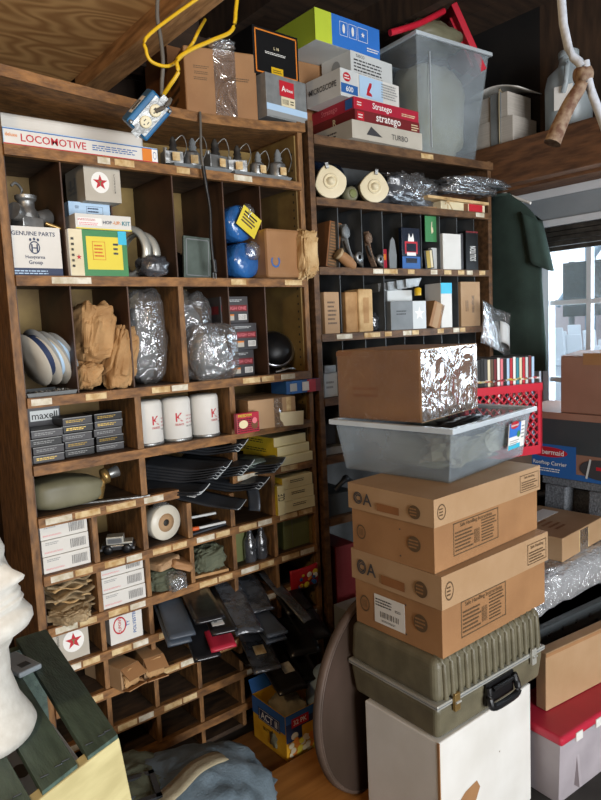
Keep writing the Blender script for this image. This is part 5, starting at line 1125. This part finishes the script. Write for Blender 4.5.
# milk crate with film cases
cab = empty('crate_stand', 'dark wooden stand behind the tan lidded boxes, under the red crate', 'stand', (2.01, 1.535, 0), -.3)
MB().box(0, 0, .9, .32, .34, .965, 'darkw').build('top', cab)
for x in (.0, .28):
    for y in (0, .3): MB().box(x, y, 0, x+.04, y+.04, .9, 'darkw').build('leg', cab)
MC = empty('milk_crate', 'bright red plastic crate holding film cases, behind the clear tote', 'crate', (2.005, 1.53, .9656), -.3)
cw, cd, ch = .37, .34, .285
def lattice(mb, x0, x1, z0, z1, y, hole=None):
    n = 12; k = 8
    for i in range(n+1):
        x = x0+(x1-x0)*i/n
        mb.box(x-.004, y, z0, x+.004, y+.006, z1, 'redp')
    for j in range(k+1):
        z = z0+(z1-z0)*j/k
        if hole and hole[2] < z < hole[3]:
            mb.box(x0, y, z-.004, hole[0], y+.006, z+.004, 'redp'); mb.box(hole[1], y, z-.004, x1, y+.006, z+.004, 'redp')
        else: mb.box(x0, y, z-.004, x1, y+.006, z+.004, 'redp')
def xwall(mb, x0, x1, y):
    # a crate side: solid foot and rim bands, diagonal lattice between, hand hole near the top
    mb.box(x0, y, 0, x1, y+.008, .035, 'redp'); mb.box(x0, y-.004, ch-.03, x1, y+.012, ch, 'redp'); mb.box(x0, y, .035, x0+.02, y+.008, ch-.03, 'redp'); mb.box(x1-.02, y, .035, x1, y+.008, ch-.03, 'redp')
    z0, z1 = .03, ch-.025; n = int((x1-x0)/.032)
    for i in range(-8, n):
        for s in (1, -1):
            a = x0+.032*i; L = z1-z0
            xa, za = a, z0; xb, zb = a+L, z1
            if xa < x0: za += x0-xa; xa = x0
            if xb > x1: zb -= xb-x1; xb = x1
            if xb-xa < .01: continue
            if s < 0: xa, xb = x0+x1-xa, x0+x1-xb
            mb.tube([(xa, y+.004, za), (xb, y+.004, zb)], .0035, 'redp', 4, 0)
b = MB(); xwall(b, 0, cw, 0); b.build('side', MC)
b = MB(); xwall(b, 0, cw, cd-.008); b.build('side', MC)
for x in (.0, cw):
    b = MB(); xwall(b, 0, cd, 0); b.build('side', MC, (x+(.008 if x == 0 else 0), 0, 0), PI/2)
MB().box(.005, .005, 0, cw-.005, cd-.005, .008, 'redp').build('bottom', MC)
rnd = random.Random(12); x = .015; i = 0
cols = ['k', 'in2', 'k', 'lg', 'k', 'k', 'in2', 'cream', 'ik', 'dr', 'w', 'pk', 'k', 'lb', 'r', 'w', 'te', 'cream', 'r', 'lg', 'dr', 'lb', 'w', 'k', 'b', 'gr', 'k']
low = []
names = {'k': 'black', 'in2': 'charcoal', 'lg': 'pale grey', 'cream': 'cream', 'ik': 'brown', 'dr': 'dark red', 'w': 'white', 'pk': 'pink', 'lb': 'pale blue', 'r': 'red', 'te': 'teal', 'b': 'blue', 'gr': 'grey'}
posn = ['first', 'second', 'third', 'fourth', 'fifth', 'sixth', 'seventh', 'eighth', 'ninth', 'tenth', '11th', '12th', '13th', '14th', '15th', '16th', '17th', '18th', '19th', '20th', '21st', '22nd', '23rd', '24th', '25th', '26th', '27th', '28th']
while x < .34 and i < 27:
    w = .0145; c = cols[i % len(cols)]
    for lv, z in ((0, .9742), (1, 1.1660)):
        hgt = .19+(.004 if i % 5 == 0 else 0)*lv
        ct(FW, 'film_case', '%s film case, %s from left in the %s row of the red crate' % (names[c], posn[i], 'upper' if lv else 'lower'), 'film case', (2.005+(x+w/2)*math.cos(.3)+.017*math.sin(.3), w-.0012, z, hgt), 1.53-(x+w/2)*math.sin(.3)+.017*math.cos(.3), .135, 'in2', [('F', .5, .5, .9, .98, None, c), ('F', .5, .55, .7, .5, '==', rnd.choice(['w', 'k', 'y', 'r']), 90, 1), ('F', .5, .1, .7, .06, None, rnd.choice(['w', 'b', 'r']))], g='film cases in the red crate', snap=False, bev=.001, yaw=-.3)
    x += w+.0006; i += 1

# ---------------------------------------------------------------- hanging shirt
H = empty('hanging_shirt', 'dark green short sleeved shirt hanging beside the window', 'shirt', (2.88, 1.95, 1.25))
def body(u, v):
    a = 2*PI*u; z = v*.86
    wy = .2+.03*(1-v); 
    if v > .8: wy *= 1-.72*((v-.8)/.2)**1.6
    tx = .045+.012*math.sin(3*a+4*v)*(1-v)
    if v > .8: tx *= 1-.4*((v-.8)/.2)
    r = 1+.06*math.sin(7*a+2*v)*(1-v)
    return (tx*r*math.cos(a), wy*r*math.sin(a), z)
b = MB(); b.sheet(body, 48, 30, 'shirt'); b.build('body', H)
def sleeve(s):
    def fn(u, v):
        a = 2*PI*u; k = v
        cy = s*(.165+.05*k); cz = .74-.24*k
        ry = .05+.012*k; rx = .045+.01*math.sin(3*a)
        return (rx*math.cos(a), cy+ry*math.sin(a)*.9, cz+.03*math.sin(a)*s*-1)
    b = MB(); b.sheet(fn, 28, 12, 'shirt', t=.003); b.build('sleeve', H)
sleeve(-1); sleeve(1)
b = MB(); b.tube([(0, -.045, .86), (-.03, -.02, .862), (-.035, .02, .862), (0, .045, .86), (.03, .02, .87), (.03, -.02, .87), (0, -.045, .86)], .008, 'shirt'); b.build('collar', H)
b = MB(); b.tube([(0, -.16, .80), (0, -.03, .865), (0, 0, .885), (0, .03, .865), (0, .16, .80)], .007, 'boxw'); b.box(-.006, -.02, .87, .006, .02, .935, 'boxw'); b.build('hanger', H)['label'] = 'white plastic hanger'

# ---------------------------------------------------------------- loft things along the window wall
o = empty('paper_stack', 'stack of white paper bundles tied with string, on the loft shelf', 'papers', (2.8, 1.83, 2.3358), 0)
b = MB(); b.box(0, 0, 0, .2, .32, .12, 'paper'); b.build('lower_bundle', o, bevel=.002)
b = MB(); b.box(.005, .03, .1215, .2, .34, .235, 'paper'); b.build('upper_bundle', o, bevel=.002)
for y in (.08,):
    b = MB(); b.box(-.002, .0, .0, .2, .07, .192, 'dg'); 
b = MB(); b.box(-.003, .065, .0, .202, .12, .2375, 'gray'); b.build('wrapper_band', o)
b = MB(); b.tube([(-.004, .07, 0), (-.004, .07, .235), (.02, .07, .243), (.1, .06, .246)], .003, 'khaki', 6); b.build('string', o)
b = MB(); b.sheet(lambda u, v: (.2*u, .28*v, .03*math.sin(PI*v)+.02*v), 6, 10, 'w', t=.003)
tag(b.build('loose_magazine', None, (2.8, 1.80, 2.53)), 'curled magazine lying on top of the tied paper stack', 'magazine').location.z = 2.574
b = MB(); b.box(0, 0, 0, .2, .012, .36, 'dg')
tag(b.build('dark_board', None, (2.82, 2.15, 2.3358)), 'dark flat board standing behind the paper stack', 'board')
o = empty('plastic_jug', 'translucent white plastic jug at the right end of the loft shelf', 'jug', (2.92, 1.62, 2.3358), 0)
b = MB(); b.lathe([(.09, 0), (.1, .01), (.102, .2), (.09, .25), (.045, .29), (.04, .31), (.04, .325)], 'jug', n=28); b.build('body', o)
MB().lathe([(.042, .325), (.044, .327), (.044, .35), (.04, .354)], 'jug', n=24).build('cap', o)
b = MB(); b.tube([(-.05, -.03, .285), (-.1, -.05, .27), (-.11, -.05, .2), (-.1, -.03, .15)], .012, 'jug'); b.build('handle', o)
MB().box(-.105, -.05, .08, -.103, .03, .18, 'w').build('label', o, (0, 0, 0), .2)

# ---------------------------------------------------------------- floor boards, popcorn carton, canvas bag
b = MB(); b.box(.70, 1.30, .0006, 1.30, 1.955, .012, 'boardd'); tag(b.build('floor_board', None, (0, 0, 0), 0, bevel=.001), 'darker wooden board lying on the floor against the left rack', 'board', None)
b = MB(); b.box(.92, .9, .0126, 1.42, 1.70, .03, 'boardw'); tag(b.build('floor_board', None, (0, 0, 0), 0, bevel=.001), 'orange-brown wooden board lying in front, overlapping the darker one', 'board', None)
o = empty('popcorn_carton', 'open blue and yellow popcorn carton marked ACT II, on the floor by the round tabletop', 'carton', (1.238, 1.722, .0128))
w, dp, h = .175, .20, .165
b = MB(); b.tray(0, 0, 0, w, dp, h, .002, 'popy')
sub = MB(); prints(sub, w, dp, h, [('F', .5, .82, 1, .36, None, 'n'), ('F', .5, .9, .998, .2, None, 'b'), ('F', .2, .56, .4, .34, None, 'n'), ('F', .36, .78, .44, .2, None, 'r'), ('F', .36, .78, .34, .13, '32 PK', 'w'), ('L', .5, .8, 1, .4, None, 'b'), ('L', .52, .68, .66, .28, None, 'n'), ('L', .52, .68, .6, .24, '[]', 'w'), ('L', .52, .68, .5, .16, 'ACT II', 'w'), ('L', .5, .4, .7, .08, 'BUTTER', 'k'), ('F', .2, .5, .18, .16, 'o', 'cream')]+[('F', .12+.1*(k % 8)+.03*math.sin(k*5), .12+.13*(k//8)+.05*math.sin(k*3), .13, .13, 'o', ('cream', 'o', 'y', 'cr')[k % 4]) for k in range(24)])
bb = len(b.v); b.v += [(x+w/2, y, z) for x, y, z in sub.v]
for f, i, sm in zip(sub.f, sub.fm, sub.sm): b.f.append(tuple(bb+k for k in f)); b.fm.append(b.mi(sub.keys[i])); b.sm.append(sm)
b.build('body', o)
MB().box(0, 0, 0, w, .002, .05, 'b').build('flap', o, (0, dp, h), (-.4, 0, 0))
mb = MB(); mb.blob((0, 0, .08), (.06, .07, .085), 'khaki', e=.7, amp=.15, seed=120, fold=.2); tag(mb.build('canvas_pouch', None, (1.315, 1.81, .03)), 'pale canvas pouch standing inside the popcorn carton', 'pouch')
mb = MB(); mb.blob((0, 0, .04), (.03, .03, .04), 'olive', e=.7, amp=.2, seed=121); tag(mb.build('olive_strap', None, (1.262, 1.80, .1)), 'olive strap end at the left inside the popcorn carton', 'strap').location.z = .016
mb = MB(); mb.lathe([(.05, 0), (.07, .01), (.075, .15), (.06, .22), (.03, .25)], 'bluepl', n=24)
tag(mb.build('plastic_jar', None, (1.47, 1.78, .0006)), 'pale blue-grey plastic jar between the popcorn carton and the round tabletop', 'jar')

o = empty('canvas_bag', 'blue-grey and olive canvas duffel bag on the floor in front of the left rack', 'bag', (.72, 1.58, .0128), -.25)
mb = MB(); mb.blob((0, 0, .145), (.30, .19, .145), 'canvas', e=.75, amp=.08, seed=130, fold=.12, nu=52, nv=34); mb.build('body', o)
mb = MB(); mb.blob((-.12, .03, .15), (.19, .185, .152), 'canvaso', e=.75, amp=.08, seed=131, fold=.1, nu=40, nv=28); mb.build('side_panel', o)['label'] = 'olive canvas panel'
SP = spline([(-.06, -.12, .285), (.02, -.085, .300), (.1, -.03, .302), (.2, .02, .262), (.29, .0, .17)], 8)
mb = MB(); mb.sheet(lambda u, v: tuple(SP[min(len(SP)-1, int(round(u*(len(SP)-1))))]+Vector((-.02*v, .05*(v-.5), .004))), len(SP)-1, 3, 'khaki', t=.006); mb.build('strap', o)
mb = MB()
for (a0, a1, b0, b1) in ((-.13, -.03, -.1, -.085), (-.13, -.03, .0, .015), (-.13, -.115, -.1, .015), (-.045, -.03, -.1, .015)):
    mb.box(a0, b0, .296, a1, b1, .303, 'steelk')
mb.build('buckle_strap', o, (0, -.0, .0))
mb = MB(); mb.tube([(.02, -.16, .25), (.1, -.19, .24), (.16, -.18, .19), (.2, -.17, .13)], .011, 'blackp'); mb.build('handle', o)

# ---------------------------------------------------------------- slatted green crate with the foam head
K = empty('slatted_crate', 'crate of green painted slats stapled to a pale yellow end board, front left', 'crate', (0, 0, 0))
zt = .9
def slat(p, y0, q, name='slat'):
    # four corners on the top plane: front left, front right, back right, back left
    b = MB(); vs = [(x, y, zt) for x, y in p]+[(x, y, zt+.012) for x, y in p]
    b.add(vs, [(3, 2, 1, 0), (4, 5, 6, 7), (0, 1, 5, 4), (1, 2, 6, 5), (2, 3, 7, 6), (3, 0, 4, 7)], 'green')
    for (u, v) in ((.2, .05), (.6, .05), (.8, .05)):
        a = Vector((*p[0], 0)).lerp(Vector((*p[1], 0)), u); c = Vector((*p[3], 0)).lerp(Vector((*p[2], 0)), u); m_ = a.lerp(c, v)
        b.box(m_.x-.006, m_.y-.001, zt+.012, m_.x+.006, m_.y+.001, zt+.0135, 'steelk')
    return b.build(name, K, bevel=.002)
slat([(.289, .892), (.343, .912), (.379, 1.36), (.318, 1.36)], 0, 0)
slat([(.216, .862), (.272, .886), (.29, 1.36), (.225, 1.36)], 0, 0)
slat([(.140, .832), (.2, .856), (.2, 1.36), (.135, 1.36)], 0, 0)
b = MB()
e0 = Vector((.10, .812, zt)); e1 = Vector((.345, .912, zt)); dn = Vector((.035, -.0, -.30)); th = Vector((-.006, .02, 0))
vs = [e0, e1, e1+dn, e0+dn, e0+th, e1+th, e1+dn+th, e0+dn+th]
vs = [tuple(v+Vector((0, 0, .006 if i in (0, 1, 4, 5) else 0))) for i, v in enumerate(vs)]
b.add(vs, [(3, 2, 1, 0), (4, 5, 6, 7), (0, 1, 5, 4), (1, 2, 6, 5), (2, 3, 7, 6), (3, 0, 4, 7)], 'cream2'); b.build('end_board', K, bevel=.002)
b = MB(); b.box(.12, 1.33, .6, .36, 1.35, .9, 'green'); b.build('end_board', K)
for x0, x1, y0, y1 in ((.335, .36, .93, 1.33),): 
    MB().box(x0, y0, .6, x0+.012, y1, .70, 'green').build('side_slat', K)
b = MB(); b.box(.12, .86, .6, .34, 1.33, .61, 'green'); b.build('bottom', K)
o = ct(FW, 'white_carton', 'white box with black lettering inside the green slatted crate', 'box', (.265, .12, .611, .2), .98, .2, 'boxw', [('T', .6, .3, .5, .3, 'cal', 'in2', 30), ('T', .3, .5, .2, .2, 'o', 'ik')], snap=False)
stand = empty('side_table', 'low dark table carrying the green slatted crate, below the picture edge', 'table', (.08, .84, 0))
MB().box(.0, 0, .56, .32, .54, .5995, 'darkw').build('top', stand)
for x in (.0, .28):
    for y in (0, .5): MB().box(x, y, 0, x+.04, y+.04, .56, 'darkw').build('leg', stand)
o = tag(MB().box(-.022, -.045, 0, .022, .045, .010, 'tubd').build('plastic_box', None, (.288, 1.235, .9126), .25, bevel=.003), 'small frosted plastic box on the green slats behind the foam neck', 'box')
b = MB(); b.box(-.008, -.03, .0102, .010, -.012, .0108, 'dg'); b.build('label', o)

# foam display head, face turned to the right
def head():
    o = empty('foam_head', 'white foam display head facing right, standing on the green slats', 'display head', (.194, 1.042, .9124), -.68)
    # profile in the head's own frame: +x is where the face looks
    prof = [(0, .062, -.085, .075), (.01, .066, -.088, .078), (.02, .062, -.085, .075), (.05, .045, -.07, .06), (.09, .034, -.06, .05), (.125, .034, -.064, .05),
            (.142, .052, -.07, .054), (.152, .082, -.078, .058), (.162, .092, -.084, .06), (.174, .094, -.088, .062), (.186, .087, -.092, .064), (.192, .085, -.094, .066), (.199, .0915, -.096, .068), (.205, .088, -.097, .069), (.211, .0905, -.098, .07), (.218, .085, -.1, .072),
            (.224, .085, -.1, .073), (.229, .087, -.1, .073), (.24, .085, -.1, .074), (.252, .082, -.1, .075), (.268, .080, -.1, .076), (.285, .086, -.1, .077), (.31, .084, -.098, .076), (.34, .07, -.088, .068), (.36, .045, -.065, .048), (.372, .01, -.02, .012)]
    n = 48; vs = []
    nose = {.224: .006, .229: .018, .235: .024, .24: .021, .252: .013, .268: .006}
    prof2 = []
    for i in range(len(prof)-1):
        a, b_ = prof[i], prof[i+1]
        for t in (0, .5): prof2.append(tuple(a[j]*(1-t)+b_[j]*t for j in range(4)))
    prof2.append(prof[-1])
    def lerp(d, z):
        K_ = sorted(d)
        if z <= K_[0] or z >= K_[-1]: return d[K_[0]] if abs(z-K_[0]) < 1e-6 else 0
        for a, b_ in zip(K_, K_[1:]):
            if a <= z <= b_: return d[a]+(d[b_]-d[a])*(z-a)/(b_-a)
    for z, f, bk, w in prof2:
        for i in range(n):
            a = 2*PI*i/n; c = math.cos(a); s = math.sin(a)
            if c >= 0: x = f*c**(.8 if z > .14 else 1); y = w*s
            else: x = -bk*c*-1 if False else bk*(-c); y = w*s
            an = math.atan2(s, c)
            x += lerp(nose, z)*math.exp(-(an/.17)**2)
            # eye sockets and lips
            if .238 < z < .275: x -= .010*math.exp(-((abs(an)-.42)/.17)**2)*math.exp(-((z-.256)/.012)**2)
            if .238 < z < .275: x += .007*math.exp(-((abs(an)-.42)/.10)**2)*math.exp(-((z-.256)/.007)**2)
            if .19 < z < .216: x -= .004*min(1, abs(an)/.45)
            vs.append((x, y, z))
    ca, sa = math.cos(.30), math.sin(.30); V2 = []
    for x, y, z in vs:
        z = z if z < .13 else .13+(z-.13)*.9
        k = min(1, max(0, (z-.10)/.045)); rz_ = z-.13; x2 = x*ca-rz_*sa; z2 = .13+rz_*ca+x*sa
        V2.append((x*(1-k)+x2*k, y, z*(1-k)+z2*k))
    vs = V2
    m = len(prof2); fs = [(k*n+i, k*n+(i+1) % n, (k+1)*n+(i+1) % n, (k+1)*n+i) for k in range(m-1) for i in range(n)]
    b = MB(); b.add(vs, fs, 'foamw', None, True); b.add(vs[:n], [tuple(range(n-1, -1, -1))], 'foamw'); b.add(vs[-n:], [tuple(range(n))], 'foamw')
    for s in (-1, 1):
        b.blob((-.045, s*.072, .225), (.018, .008, .03), 'foamw', e=.9, amp=.0, nu=16, nv=12, flat=False)
    h = b.build('head', o, (0, 0, 0))
    return o
head()

# ---------------------------------------------------------------- cords, outlet box, hook
def cord(name, label, cat, pts, r, m, k=6): return tag(MB().tube(pts, r, m, 8, k).build(name), label, cat)
cord('yellow_cable', 'yellow electric cable looping down from the ceiling joist to the blue outlet box', 'cable', [(1.186, 1.7, 2.523), (1.175, 1.7, 2.464), (1.157, 1.7, 2.398), (1.085, 1.7, 2.353), (1.009, 1.7, 2.309), (0.965, 1.7, 2.273), (0.966, 1.7, 2.241), (0.949, 1.72, 2.209), (0.941, 1.75, 2.189)], .006, 'yel')
cord('yellow_cable', 'second yellow cable hanging in a loop below the joist, left of the first one', 'cable', [(1.10, 1.52, 2.494), (1.085, 1.70, 2.49), (0.902, 1.73, 2.339), (0.887, 1.73, 2.293), (0.902, 1.73, 2.265), (0.952, 1.73, 2.264), (0.992, 1.73, 2.294), (1.035, 1.73, 2.342), (1.057, 1.73, 2.38), (1.19, 1.9, 2.51)], .005, 'yel')
cord('black_cable', 'dark cable dropping from above straight into the blue outlet box', 'cable', [(.955, 1.74, 2.558), (0.934, 1.74, 2.408), (0.94, 1.74, 2.335), (0.942, 1.74, 2.276), (0.94, 1.75, 2.225), (0.937, 1.75, 2.189)], .006, 'cord')
BXp = (0.895, 1.75, 2.124)
X = empty('outlet_box', 'blue plastic outlet box with an ivory double socket, hanging over the left rack', 'outlet box', BXp, (.5, .62, .15))
MB().tray(-.045, -.055, 0, .045, .055, .055, .003, 'bluebox', rimm='bluebox', rim=.002, T=Matrix.Rotation(PI/2, 4, 'X')).build('box', X, (0, .02, 0), bevel=.003)
bpy.data.objects.remove([c for c in X.children][0])
b = MB(); b.box(-.04, 0, -.058, .04, .055, .058, 'bluebox'); b.build('box', X, bevel=.006)
b = MB(); b.box(-.025, -.004, -.052, .025, .0, .052, 'alu'); b.box(-.012, -.006, -.07, .012, -.002, -.05, 'alu'); b.box(-.012, -.006, .05, .012, -.002, .07, 'alu'); b.build('mounting_strap', X)
for z in (-.021, .021):
    b = MB(); b.lathe([(.017, 0), (.017, .005), (.014, .006)], 'ivory', (0, -.004, z), (0, -1, 0), 20)
    for q in (-.006, .006): b.box(q-.0012, -.0106, z-.002, q+.0012, -.0098, z+.006, 'blackp')
    b.lathe([(.0022, 0), (.0022, .0006)], 'blackp', (0, -.010, z-.008), (0, -1, 0), 8); b.build('socket', X)
b = MB(); b.box(-.0405, .012, -.03, -.0401, .04, .03, 'w'); 
for k in range(5): b.box(-.041, .016+.004*k, -.02, -.0404, .0175+.004*k, .015, 'k')
b.build('label', X)
for s in (-1, 1): MB().lathe([(.006, 0), (.006, .006), (.003, .008)], 'alu', (s*.03, -.001, .05*s), (0, -1, 0), 10).build('screw', X)
MB().tube([(.0, -.01, .02), (.01, -.02, .05), (.012, 0, .075)], .006, 'cord').build('cable_clamp', X)
o = empty('plug_cable', 'grey cable with a black plug dangling in front of the left rack', 'cable', (1.191, 1.96, 2.241))
base = Vector(o.location)
def rel(p): return tuple(Vector(p)-base)
MB().tube([rel((1.199, 1.98, 2.247)), rel((1.188, 1.965, 2.184)), rel((1.182, 1.96, 2.117)), rel((1.186, 1.96, 2.059))], .0045, 'cord').build('grey_cord', o)
MB().tube([rel((1.186, 1.96, 2.065)), rel((1.193, 1.96, 2.004)), rel((1.203, 1.96, 1.922)), rel((1.2, 1.96, 1.822)), rel((1.203, 1.96, 1.748))], lambda t: .007 if t < .3 else .0055, 'blackp').build('black_cord', o)
MB().tube([rel((1.204, 1.96, 1.755)), rel((1.207, 1.96, 1.714))], .010, 'blackp', 10, 0).build('plug', o)
b = MB(); q = Vector(rel((1.206, 1.96, 1.711))); b.box(q.x-.006, q.y-.003, q.z-.02, q.x-.0035, q.y+.003, q.z, 'chrome'); b.box(q.x+.0035, q.y-.003, q.z-.02, q.x+.006, q.y+.003, q.z, 'chrome'); b.build('prongs', o)
dd = .62
o = empty('hanging_hook', 'white rope with a rusty iron hook, hanging close at the upper right', 'hook', (.628, .335, 1.69))
b = MB(); b.tube([(-.010, .022, 1.3), (-.0095, .021, .6), (-.008, .018, .14), (.0, .0, .055)], .0042, 'cordw', 8); b.build('rope', o)
b = MB(); b.tube([(.002, -.002, .06), (.0065, -.005, .035), (.016, -.012, .005), (.03, -.02, -.035)], .0042, 'cordw', 8); b.build('rope', o)
b = MB(); b.tube([(.002, .0, .052), (.0, .0, .04), (-.008, .008, .022), (-.016, .014, .002), (-.022, .018, -.014)], lambda t: .005+.0035*t, 'rust', 8); b.lathe([(.004, -.007), (.008, -.006), (.008, .006), (.004, .007)], 'rust', (.002, 0, .048), (.7, -.4, .2), 14); b.build('hook', o)
